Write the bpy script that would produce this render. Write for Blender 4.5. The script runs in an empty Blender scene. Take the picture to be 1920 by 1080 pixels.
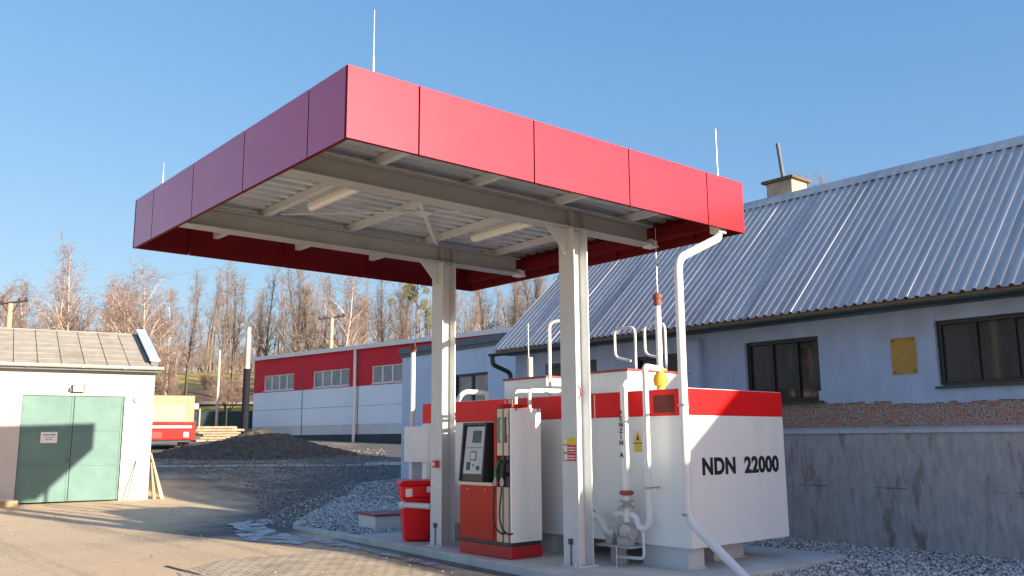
import bpy, bmesh, math, random
import numpy as np
from mathutils import Matrix, Vector
random.seed(7); rng = np.random.default_rng(11)
SC = bpy.context.scene
COL = SC.collection
R = math.radians

# ------------------------------------------------------------------ materials
def mat(name, col, rough=.55, metal=0., var=.12, vs=2.5, bump=0., bs=60., col2=None, c2lo=.5, c2hi=.7, coat=0., coatior=1.5, spec=.5, stretch=(1,1,1), rvar=.0, ior=0, tint=None, cr=.12):
    m = bpy.data.materials.new(name); m.use_nodes = True
    nt = m.node_tree; n = nt.nodes; L = nt.links
    b = n['Principled BSDF']
    b.inputs['Roughness'].default_value = rough; b.inputs['Metallic'].default_value = metal
    b.inputs['Specular IOR Level'].default_value = spec
    if ior: b.inputs['IOR'].default_value = ior
    if tint: b.inputs['Specular Tint'].default_value = list(tint)+[1]
    b.inputs['Coat Weight'].default_value = coat; b.inputs['Coat IOR'].default_value = coatior; b.inputs['Coat Roughness'].default_value = cr
    tc = n.new('ShaderNodeTexCoord'); mp = n.new('ShaderNodeMapping'); mp.inputs['Scale'].default_value = stretch
    L.new(tc.outputs['Object'], mp.inputs['Vector'])
    no = n.new('ShaderNodeTexNoise'); no.inputs['Scale'].default_value = vs; no.inputs['Detail'].default_value = 7; no.inputs['Roughness'].default_value = .62
    L.new(mp.outputs[0], no.inputs['Vector'])
    r = n.new('ShaderNodeValToRGB'); r.color_ramp.elements[0].position = .3; r.color_ramp.elements[1].position = .72
    r.color_ramp.elements[0].color = [max(0, c*(1-var)) for c in col]+[1]; r.color_ramp.elements[1].color = [min(1, c*(1+var)) for c in col]+[1]
    L.new(no.outputs['Fac'], r.inputs['Fac']); out = r.outputs['Color']
    if col2:
        n2 = n.new('ShaderNodeTexNoise'); n2.inputs['Scale'].default_value = vs*.45; n2.inputs['Detail'].default_value = 9; n2.inputs['Roughness'].default_value = .7
        L.new(mp.outputs[0], n2.inputs['Vector'])
        r2 = n.new('ShaderNodeValToRGB'); r2.color_ramp.elements[0].position = c2lo; r2.color_ramp.elements[1].position = c2hi
        L.new(n2.outputs['Fac'], r2.inputs['Fac'])
        mx = n.new('ShaderNodeMixRGB'); mx.inputs['Color2'].default_value = list(col2)+[1]
        L.new(r2.outputs['Color'], mx.inputs['Fac']); L.new(out, mx.inputs['Color1']); out = mx.outputs['Color']
    L.new(out, b.inputs['Base Color'])
    if rvar:
        mr = n.new('ShaderNodeMapRange'); mr.inputs[3].default_value = max(.02, rough-rvar); mr.inputs[4].default_value = min(1, rough+rvar)
        L.new(no.outputs['Fac'], mr.inputs[0]); L.new(mr.outputs[0], b.inputs['Roughness'])
    if bump:
        n3 = n.new('ShaderNodeTexNoise'); n3.inputs['Scale'].default_value = bs; n3.inputs['Detail'].default_value = 5
        L.new(mp.outputs[0], n3.inputs['Vector'])
        bp = n.new('ShaderNodeBump'); bp.inputs['Strength'].default_value = bump; bp.inputs['Distance'].default_value = .02
        L.new(n3.outputs['Fac'], bp.inputs['Height']); L.new(bp.outputs[0], b.inputs['Normal'])
    return m
def island_mat(name, cols, rough=.85):
    m = bpy.data.materials.new(name); m.use_nodes = True
    nt = m.node_tree; n = nt.nodes; b = n['Principled BSDF']; b.inputs['Roughness'].default_value = rough
    g = n.new('ShaderNodeNewGeometry'); r = n.new('ShaderNodeValToRGB'); cr = r.color_ramp
    for i, c in enumerate(cols):
        e = cr.elements[i] if i < 2 else cr.elements.new(.5)
        e.position = i/(len(cols)-1)
        e.color = list(c)+[1]
    nt.links.new(g.outputs['Random Per Island'], r.inputs['Fac']); nt.links.new(r.outputs['Color'], b.inputs['Base Color'])
    return m

M = {}
M['fascia'] = mat('red_fascia', (.42,.017,.012), .16, 0, .08, 1.2, ior=2.25, tint=(.46,.49,.92), coat=.38, coatior=1.5, cr=.46, rvar=.05, bump=.22, bs=1.3)
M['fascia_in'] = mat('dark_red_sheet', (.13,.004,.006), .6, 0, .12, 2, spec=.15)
M['steel'] = mat('pale_grey_paint', (.60,.63,.645), .42, 0, .06, 3, col2=(.50,.51,.50), c2lo=.6, c2hi=.85)
M['beam'] = mat('grey_beam_paint', (.40,.40,.395), .5, 0, .08, 3)
M['deck'] = mat('galvanised_deck', (.60,.65,.72), .42, .25, .12, 4, rvar=.1)
M['white'] = mat('white_paint', (.74,.75,.75), .38, 0, .04, 3, col2=(.58,.58,.55), c2lo=.66, c2hi=.9)
M['tank'] = mat('tank_white_paint', (.84,.875,.87), .4, 0, .03, 1.3, col2=(.70,.72,.70), c2lo=.56, c2hi=.85, rvar=.08, stretch=(1.6,1.6,.35))
M['tankred'] = mat('tank_red_paint', (.80,.010,.012), .42, 0, .07, 1.5, spec=.25)
M['lidred'] = mat('dull_red_paint', (.32,.05,.05), .5, 0, .15, 4)
M['dispred'] = mat('dispenser_red_paint', (.50,.030,.016), .42, 0, .08, 2, spec=.25)
M['plinthred'] = mat('plinth_red_paint', (.45,.02,.02), .4, 0, .12, 4, col2=(.2,.03,.02), c2lo=.6, c2hi=.8)
M['cream'] = mat('cream_paint', (.66,.56,.44), .4, 0, .06, 3)
M['black'] = mat('black_plastic', (.018,.018,.02), .4, 0, .2, 8)
M['rubber'] = mat('hose_rubber', (.02,.02,.02), .5, 0, .2, 9)
M['charcoal'] = mat('charcoal_plastic', (.045,.047,.055), .4, 0, .15, 6)
M['lightgrey'] = mat('light_grey_panel', (.50,.52,.54), .4, .1, .06, 4)
M['screen'] = mat('dark_screen', (.06,.07,.05), .12, 0, .3, 12)
M['green'] = mat('green_plastic', (.01,.16,.07), .4, 0, .1, 5)
M['greenlabel'] = mat('green_label', (.02,.24,.13), .5, 0, .05, 5)
M['darklabel'] = mat('dark_label', (.05,.05,.055), .5, 0, .05, 5)
M['yellow'] = mat('yellow_sign', (.75,.52,.02), .5, 0, .06, 9)
M['yvalve'] = mat('yellow_valve_paint', (.72,.42,.02), .45, 0, .15, 14)
M['redsign'] = mat('red_sign', (.60,.03,.03), .45, 0, .06, 8)
M['ink'] = mat('black_ink', (.012,.012,.014), .6, 0, .1, 20)
M['bin'] = mat('red_bin_plastic', (.80,.006,.014), .36, 0, .06, 5, spec=.3)
M['brown'] = mat('rusty_brown', (.20,.07,.05), .7, 0, .3, 20)
M['metal'] = mat('dull_cast_metal', (.36,.38,.38), .45, .6, .3, 22, bump=.3, bs=50)
M['castgrey'] = mat('grey_cast_paint', (.50,.51,.50), .5, .1, .25, 18, bump=.25, bs=40, col2=(.20,.15,.11), c2lo=.55, c2hi=.7)
M['plateb'] = mat('brown_plate', (.16,.035,.025), .6, 0, .2, 9, spec=.2)
M['capbrown'] = mat('chimney_cap', (.13,.095,.07), .9, 0, .25, 9, bump=.3, bs=20)
M['clods'] = island_mat('brown_clods', [(.07,.055,.045),(.22,.17,.12),(.40,.31,.22),(.55,.46,.36)])
M['joint'] = mat('concrete_joint_line', (.15,.14,.13), .95, 0, .3, 9)  # dark marks of the joint in the concrete wall
M['rod'] = mat('bright_rod', (.62,.64,.68), .4, .5, .05, 5)
M['concrete'] = mat('pad_concrete', (.56,.56,.54), .8, 0, .16, 1.8, bump=.12, bs=30, col2=(.40,.40,.39), c2lo=.55, c2hi=.8)
M['wallconc'] = mat('old_concrete_wall', (.43,.42,.40), .92, 0, .22, 9, bump=.8, bs=16, col2=(.21,.18,.15), c2lo=.53, c2hi=.66, stretch=(1,1,.30))
M['ledge'] = mat('concrete_ledge', (.56,.57,.58), .85, 0, .12, 3, bump=.2, bs=25)
M['plaster'] = mat('pale_blue_plaster', (.385,.505,.66), .9, 0, .12, 3.5, bump=.3, bs=18, col2=(.33,.36,.40), c2lo=.57, c2hi=.74, stretch=(1,1,.35))
M['annexplaster'] = mat('annex_render', (.52,.62,.76), .9, 0, .08, 1.0, bump=.2, bs=14, col2=(.40,.44,.52), c2lo=.6, c2hi=.8)
M['garage'] = mat('garage_white_render', (.52,.495,.465), .9, 0, .06, .9, bump=.2, bs=16, col2=(.44,.41,.375), c2lo=.58, c2hi=.85)
M['door'] = mat('green_door_paint', (.135,.235,.215), .6, 0, .12, 1.6, col2=(.105,.195,.18), c2lo=.5, c2hi=.75, spec=.25)
M['zinc'] = mat('galvanised_roof', (.50,.52,.54), .58, .12, .14, 1.4, rvar=.1, col2=(.30,.325,.35), c2lo=.5, c2hi=.74, stretch=(.35,5,.35), spec=.4)
M['greengutter'] = mat('dark_green_gutter', (.02,.045,.045), .4, 0, .2, 5)
M['frame'] = mat('black_window_frame', (.012,.015,.016), .4, 0, .2, 6)
M['glass'] = mat('dark_window_glass', (.040,.032,.026), .08, 0, .7, 1.6, spec=.28, stretch=(1,1,.5))
M['glass2'] = mat('grey_window_glass', (.20,.22,.23), .1, 0, .4, 1.0, spec=.7)
M['chimney'] = mat('chimney_render', (.46,.37,.26), .9, 0, .2, 4, bump=.4, bs=22, col2=(.28,.22,.16), c2lo=.5, c2hi=.75)
M['ochre'] = mat('ochre_plate', (.46,.29,.06), .7, 0, .2, 5, col2=(.34,.20,.07), c2lo=.5, c2hi=.7)
M['hallred'] = mat('hall_red_cladding', (.62,.030,.050), .6, 0, .06, 1, spec=.15)
M['hallblue'] = mat('hall_pale_cladding', (.72,.83,.90), .5, 0, .04, .6)
M['hallgrey'] = mat('hall_grey_plinth', (.60,.63,.64), .7, 0, .1, .7)
M['dark'] = mat('dark_plinth', (.05,.06,.075), .7, 0, .2, 1)
M['whitetrim'] = mat('white_trim', (.74,.74,.73), .5, 0, .04, 4)
M['asbestos'] = mat('old_grey_roof_slates', (.36,.33,.27), .9, 0, .16, 3, bump=.3, bs=20, col2=(.25,.22,.16), c2lo=.5, c2hi=.72)
M['darktrim'] = mat('dark_blue_grey_trim', (.10,.12,.14), .6, 0, .2, 4)
M['guttergrey'] = mat('pale_gutter', (.55,.53,.46), .5, .2, .12, 6)
M['wood'] = mat('weathered_wood', (.38,.27,.15), .8, 0, .25, 5, stretch=(1,1,6))
M['plank'] = mat('pale_plank', (.44,.35,.24), .8, 0, .3, 4)
M['polewood'] = mat('tan_pole', (.42,.33,.21), .85, 0, .2, 5)
M['polegrey'] = mat('concrete_pole', (.45,.42,.36), .85, 0, .12, 4)
M['poledark'] = mat('dark_tar_sleeve', (.012,.015,.022), .85, 0, .2, 4, spec=.2)
M['insul'] = mat('dark_insulator', (.06,.04,.035), .5, 0, .2, 4)
M['fencegreen'] = mat('dark_green_fence', (.02,.05,.05), .7, 0, .3, 4)
M['truckbox'] = mat('beige_truck_body', (.34,.255,.165), .6, 0, .10, 2)
M['truckpane'] = mat('pale_shutter', (.31,.285,.24), .4, 0, .08, 3)
M['truckred'] = mat('truck_red', (.36,.010,.010), .4, 0, .15, 3, spec=.25)
M['heap'] = mat('dark_gravel_heap', (.115,.09,.068), .95, 0, .55, 5, bump=.9, bs=16)
M['bark'] = mat('grey_bark', (.135,.105,.085), .9, 0, .35, 3)
M['birchbark'] = mat('birch_bark', (.62,.56,.48), .8, 0, .1, 2, col2=(.10,.08,.07), c2lo=.56, c2hi=.66, stretch=(1,1,3))
M['redtwig'] = mat('reddish_birch_twigs', (.285,.195,.16), .9, 0, .35, .8)
M['greytwig'] = mat('grey_brown_twigs', (.20,.16,.135), .9, 0, .3, .8)
M['needles'] = mat('pine_needles', (.17,.16,.05), .8, 0, .4, 2)
M['mistle'] = mat('mistletoe_green', (.14,.14,.04), .8, 0, .3, 2)
M['dampdirt'] = mat('damp_dirt', (.045,.043,.042), .3, 0, .6, 7, bump=.3, bs=30)
M['gravel'] = mat('gravel_bed', (.24,.235,.225), .95, 0, .6, 26, bump=.8, bs=45)
M['stones'] = island_mat('pale_gravel_stones', [(.10,.10,.10),(.42,.41,.40),(.70,.69,.66),(.88,.87,.84)])
M['cable'] = mat('cable', (.12,.13,.15), .6, 0, .1, 2)
M['lamp'] = mat('tube_light_cover', (.78,.78,.77), .3, 0, .03, 4)
M['paper'] = mat('white_notice', (.74,.75,.76), .5, 0, .03, 8)
M['house'] = mat('unseen_house_render', (.78,.76,.72), .9, 0, .06, 1)

# ground: one sheet, dirt yard near, grass on the hill by slope position
def ground_mat():
    m = bpy.data.materials.new('yard_and_hill'); m.use_nodes = True; nt = m.node_tree; n = nt.nodes; L = nt.links
    b = n['Principled BSDF']; b.inputs['Roughness'].default_value = .9
    tc = n.new('ShaderNodeTexCoord')
    def noise(s, d=8, rg=.62, st=None):
        q = n.new('ShaderNodeTexNoise'); q.inputs['Scale'].default_value = s; q.inputs['Detail'].default_value = d; q.inputs['Roughness'].default_value = rg
        if st:
            mp = n.new('ShaderNodeMapping'); mp.inputs['Scale'].default_value = st[:3]; mp.inputs['Rotation'].default_value = (0,0,st[3]); L.new(tc.outputs['Object'], mp.inputs['Vector']); L.new(mp.outputs[0], q.inputs['Vector'])
        else: L.new(tc.outputs['Object'], q.inputs['Vector'])
        return q.outputs['Fac']
    def ramp(f, stops):
        r = n.new('ShaderNodeValToRGB'); e = r.color_ramp.elements
        for i, (p, c) in enumerate(stops):
            if i >= 2: e.new(p)
            e[i].position = p; e[i].color = list(c)+[1] if len(c) == 3 else c
        L.new(f, r.inputs['Fac']); return r.outputs['Color']
    def mix(f, a, c):
        x = n.new('ShaderNodeMixRGB'); L.new(f, x.inputs['Fac']) if not isinstance(f, float) else setattr(x.inputs['Fac'], 'default_value', f)
        L.new(a, x.inputs['Color1']); L.new(c, x.inputs['Color2']); return x.outputs['Color']
    dirt = ramp(noise(.55), [(.3,(.62,.43,.23)),(.52,(.78,.555,.315)),(.72,(.86,.635,.37))])
    fine = ramp(noise(14, 6, .7), [(.3,(.58,.41,.23)),(.7,(.84,.61,.36))])
    dirt = mix(.4, dirt, fine)
    grit = ramp(noise(48, 5, .8), [(.34,(.24,.17,.10)),(.48,(.70,.52,.33)),(.66,(.92,.74,.50))])
    dirt = mix(.34, dirt, grit)
    spots = ramp(noise(2.6, 9, .8), [(.60,(0,0,0)),(.70,(.75,.75,.75))])
    track = ramp(noise(1.5, 6, .6, (1,.05,1,.22)), [(.54,(0,0,0)),(.66,(.5,.5,.5))])
    dkdirt = ramp(noise(20, 6, .7), [(.3,(.26,.185,.12)),(.7,(.46,.34,.22))])
    dirt = mix(spots, dirt, dkdirt); dirt = mix(track, dirt, dkdirt)
    streak = ramp(noise(1.0, 8, .65, (.9,.12,1,-.45)), [(.5,(0,0,0)),(.68,(1,1,1))])
    damp = ramp(noise(6, 6, .7), [(.3,(.42,.31,.20)),(.7,(.56,.42,.28))])
    sc = n.new('ShaderNodeMath'); sc.operation = 'MULTIPLY'; sc.inputs[1].default_value = .55; L.new(streak, sc.inputs[0])
    dirt = mix(sc.outputs[0], dirt, damp)
    # worn, darker asphalt lane that runs away behind the garage
    sx = n.new('ShaderNodeSeparateXYZ'); L.new(tc.outputs['Object'], sx.inputs[0])
    def lin(a, bb, c):
        m1 = n.new('ShaderNodeMath'); m1.operation = 'MULTIPLY'; m1.inputs[1].default_value = a; L.new(sx.outputs['X'], m1.inputs[0])
        m2 = n.new('ShaderNodeMath'); m2.operation = 'MULTIPLY_ADD'; m2.inputs[1].default_value = bb; L.new(sx.outputs['Y'], m2.inputs[0]); L.new(m1.outputs[0], m2.inputs[2])
        m3 = n.new('ShaderNodeMath'); m3.operation = 'ADD'; m3.inputs[1].default_value = c; L.new(m2.outputs[0], m3.inputs[0]); return m3.outputs[0]
    def wob(f, amt, s):
        a = n.new('ShaderNodeMath'); a.operation = 'MULTIPLY_ADD'; a.inputs[1].default_value = amt; L.new(noise(s), a.inputs[0]); L.new(f, a.inputs[2]); return a.outputs[0]
    def rng_(f, lo, hi):
        a = n.new('ShaderNodeMapRange'); a.inputs[1].default_value = lo; a.inputs[2].default_value = hi; L.new(f, a.inputs[0]); return a.outputs[0]
    asph = ramp(noise(.9, 10, .78, (1,.4,1,-.3)), [(.40,(.07,.052,.038)),(.5,(.24,.185,.13)),(.60,(.58,.46,.33))])
    peb = ramp(noise(11, 8, .85), [(.36,(.04,.036,.032)),(.52,(.24,.19,.15)),(.66,(.55,.46,.36))])
    asph = mix(.42, asph, peb)
    lane = rng_(wob(lin(1, 0, 0), 3.0, .5), 7.4, 9.4)
    dirt = mix(lane, dirt, asph)
    # dark crushed stone spread out from the gravel island
    dk = ramp(noise(13, 8, .85), [(.35,(.03,.03,.032)),(.55,(.15,.145,.14)),(.68,(.42,.41,.40))])
    e1 = rng_(wob(lin(.80, -.60, 0), 2.2, .8), -4.3, -2.6)
    e2 = rng_(wob(lin(.22, 1.0, 0), 2.0, .9), 10.3, 11.4)
    em = n.new('ShaderNodeMath'); em.operation = 'MULTIPLY'; L.new(e1, em.inputs[0]); L.new(e2, em.inputs[1])
    dirt = mix(em.outputs[0], dirt, dk)
    # fine cracks
    vo = n.new('ShaderNodeTexVoronoi'); vo.feature = 'DISTANCE_TO_EDGE'; vo.inputs['Scale'].default_value = .23
    wv = n.new('ShaderNodeMixRGB'); wv.blend_type = 'ADD'; wv.inputs['Fac'].default_value = .8; nn_ = n.new('ShaderNodeTexNoise'); nn_.inputs['Scale'].default_value = 1.6; nn_.inputs['Detail'].default_value = 6
    L.new(tc.outputs['Object'], nn_.inputs['Vector']); L.new(tc.outputs['Object'], wv.inputs['Color1']); L.new(nn_.outputs['Color'], wv.inputs['Color2']); L.new(wv.outputs['Color'], vo.inputs['Vector'])
    ck = n.new('ShaderNodeMapRange'); ck.inputs[1].default_value = .002; ck.inputs[2].default_value = .007; ck.inputs[3].default_value = .55; ck.inputs[4].default_value = 0; L.new(vo.outputs['Distance'], ck.inputs[0])
    dirt = mix(ck.outputs[0], dirt, damp)
    # hill zones along the slope direction t
    t = lin(.647, .762, .647*4.0+.762*7.14)
    grass = ramp(noise(.6, 9, .7), [(.3,(.22,.16,.05)),(.5,(.44,.33,.09)),(.7,(.52,.42,.13))])
    brush = ramp(noise(.9, 9, .75), [(.35,(.06,.042,.03)),(.65,(.19,.12,.075))])
    t2 = wob(t, 5., .25)
    g = mix(rng_(t2, 60, 62.5), dirt, grass)
    g = mix(rng_(t2, 76.5, 78), g, brush)
    g = mix(rng_(t2, 83, 90), g, grass)
    patch = ramp(noise(.12, 8, .7), [(.52,(0,0,0)),(.66,(1,1,1))])
    far = rng_(t2, 84, 92)
    pm = n.new('ShaderNodeMath'); pm.operation = 'MULTIPLY'; L.new(patch, pm.inputs[0]); L.new(far, pm.inputs[1])
    g = mix(pm.outputs[0], g, brush)
    L.new(g, b.inputs['Base Color'])
    bp = n.new('ShaderNodeBump'); bp.inputs['Strength'].default_value = .35; bp.inputs['Distance'].default_value = .03
    L.new(noise(9, 9, .75), bp.inputs['Height']); L.new(bp.outputs[0], b.inputs['Normal'])
    return m
M['ground'] = ground_mat()

def paver_mat():
    m = bpy.data.materials.new('pattern_pavers'); m.use_nodes = True; nt = m.node_tree; n = nt.nodes; L = nt.links
    b = n['Principled BSDF']; b.inputs['Roughness'].default_value = .85
    tc = n.new('ShaderNodeTexCoord'); mp = n.new('ShaderNodeMapping'); mp.inputs['Rotation'].default_value = (0,0,R(4)); L.new(tc.outputs['Object'], mp.inputs['Vector'])
    br = n.new('ShaderNodeTexBrick'); br.inputs['Scale'].default_value = 1; br.inputs['Brick Width'].default_value = .2; br.inputs['Row Height'].default_value = .165
    br.inputs['Mortar Size'].default_value = .012; br.inputs['Mortar Smooth'].default_value = .3; br.offset = .5
    br.inputs['Color1'].default_value = (.76,.63,.46,1); br.inputs['Color2'].default_value = (.68,.56,.41,1); br.inputs['Mortar'].default_value = (.34,.26,.18,1)
    L.new(mp.outputs[0], br.inputs['Vector'])
    no = n.new('ShaderNodeTexNoise'); no.inputs['Scale'].default_value = 2.2; no.inputs['Detail'].default_value = 8; no.inputs['Roughness'].default_value = .7; L.new(tc.outputs['Object'], no.inputs['Vector'])
    r = n.new('ShaderNodeValToRGB'); r.color_ramp.elements[0].position = .35; r.color_ramp.elements[0].color = (.62,.6,.58,1); r.color_ramp.elements[1].position = .65; r.color_ramp.elements[1].color = (1.08,1.05,1,1)
    L.new(no.outputs['Fac'], r.inputs['Fac'])
    mx = n.new('ShaderNodeMixRGB'); mx.blend_type = 'MULTIPLY'; mx.inputs['Fac'].default_value = 1; L.new(br.outputs['Color'], mx.inputs['Color1']); L.new(r.outputs['Color'], mx.inputs['Color2'])
    L.new(mx.outputs['Color'], b.inputs['Base Color'])
    bp = n.new('ShaderNodeBump'); bp.invert = True; bp.inputs['Strength'].default_value = .6; bp.inputs['Distance'].default_value = .01; L.new(br.outputs['Fac'], bp.inputs['Height']); L.new(bp.outputs[0], b.inputs['Normal'])
    return m
M['paver'] = paver_mat()

def brick_mat():
    m = bpy.data.materials.new('bare_brick'); m.use_nodes = True; nt = m.node_tree; n = nt.nodes; L = nt.links
    b = n['Principled BSDF']; b.inputs['Roughness'].default_value = .95
    tc = n.new('ShaderNodeTexCoord'); sp = n.new('ShaderNodeSeparateXYZ'); cb = n.new('ShaderNodeCombineXYZ')
    L.new(tc.outputs['Object'], sp.inputs[0]); L.new(sp.outputs['Y'], cb.inputs['X']); L.new(sp.outputs['Z'], cb.inputs['Y'])
    wn = n.new('ShaderNodeTexNoise'); wn.inputs['Scale'].default_value = 9; L.new(cb.outputs[0], wn.inputs['Vector'])
    ad = n.new('ShaderNodeMixRGB'); ad.blend_type = 'ADD'; ad.inputs['Fac'].default_value = .05; L.new(cb.outputs[0], ad.inputs['Color1']); L.new(wn.outputs['Color'], ad.inputs['Color2'])
    br = n.new('ShaderNodeTexBrick'); br.inputs['Scale'].default_value = 1; br.inputs['Brick Width'].default_value = .17; br.inputs['Row Height'].default_value = .072
    br.inputs['Mortar Size'].default_value = .011; br.inputs['Mortar Smooth'].default_value = .5; br.inputs['Bias'].default_value = -.1
    br.inputs['Color1'].default_value = (.55,.20,.10,1); br.inputs['Color2'].default_value = (.32,.14,.09,1); br.inputs['Mortar'].default_value = (.36,.32,.28,1)
    L.new(ad.outputs['Color'], br.inputs['Vector'])
    no = n.new('ShaderNodeTexNoise'); no.inputs['Scale'].default_value = 5; no.inputs['Detail'].default_value = 9; no.inputs['Roughness'].default_value = .75; L.new(tc.outputs['Object'], no.inputs['Vector'])
    r = n.new('ShaderNodeValToRGB'); r.color_ramp.elements[0].position = .40; r.color_ramp.elements[1].position = .55; L.new(no.outputs['Fac'], r.inputs['Fac'])
    no2 = n.new('ShaderNodeTexNoise'); no2.inputs['Scale'].default_value = 30; no2.inputs['Detail'].default_value = 6; L.new(tc.outputs['Object'], no2.inputs['Vector'])
    r2 = n.new('ShaderNodeValToRGB'); r2.color_ramp.elements[0].position = .35; r2.color_ramp.elements[0].color = (.16,.12,.10,1); r2.color_ramp.elements[1].position = .65; r2.color_ramp.elements[1].color = (.52,.46,.40,1); L.new(no2.outputs['Fac'], r2.inputs['Fac'])
    mx = n.new('ShaderNodeMixRGB'); L.new(r.outputs['Color'], mx.inputs['Fac']); L.new(br.outputs['Color'], mx.inputs['Color1']); L.new(r2.outputs['Color'], mx.inputs['Color2'])
    L.new(mx.outputs['Color'], b.inputs['Base Color'])
    bp = n.new('ShaderNodeBump'); bp.inputs['Strength'].default_value = .9; bp.inputs['Distance'].default_value = .03; L.new(no2.outputs['Fac'], bp.inputs['Height']); L.new(bp.outputs[0], b.inputs['Normal'])
    return m
M['brick'] = brick_mat()
def water_mat():
    m = bpy.data.materials.new('puddle_ice'); m.use_nodes = True; nt = m.node_tree; n = nt.nodes; L = nt.links; b = n['Principled BSDF']
    b.inputs['Roughness'].default_value = .36
    tc = n.new('ShaderNodeTexCoord'); no = n.new('ShaderNodeTexNoise'); no.inputs['Scale'].default_value = 3.2; no.inputs['Detail'].default_value = 9; no.inputs['Roughness'].default_value = .72; L.new(tc.outputs['Object'], no.inputs['Vector'])
    r = n.new('ShaderNodeValToRGB'); e = r.color_ramp.elements; e[0].position = .35; e[0].color = (.20,.20,.20,1); e[1].position = .62; e[1].color = (.52,.58,.66,1); L.new(no.outputs['Fac'], r.inputs['Fac']); L.new(r.outputs['Color'], b.inputs['Base Color'])
    bp = n.new('ShaderNodeBump'); bp.inputs['Strength'].default_value = .5; bp.inputs['Distance'].default_value = .02; L.new(no.outputs['Fac'], bp.inputs['Height']); L.new(bp.outputs[0], b.inputs['Normal'])
    n2 = n.new('ShaderNodeTexNoise'); n2.inputs['Scale'].default_value = 2.3; n2.inputs['Detail'].default_value = 10; n2.inputs['Roughness'].default_value = .75; L.new(tc.outputs['Object'], n2.inputs['Vector'])
    mr = n.new('ShaderNodeMapRange'); mr.inputs[1].default_value = .42; mr.inputs[2].default_value = .50; L.new(n2.outputs['Fac'], mr.inputs[0]); L.new(mr.outputs[0], b.inputs['Alpha'])
    return m
M['water'] = water_mat()

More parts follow.
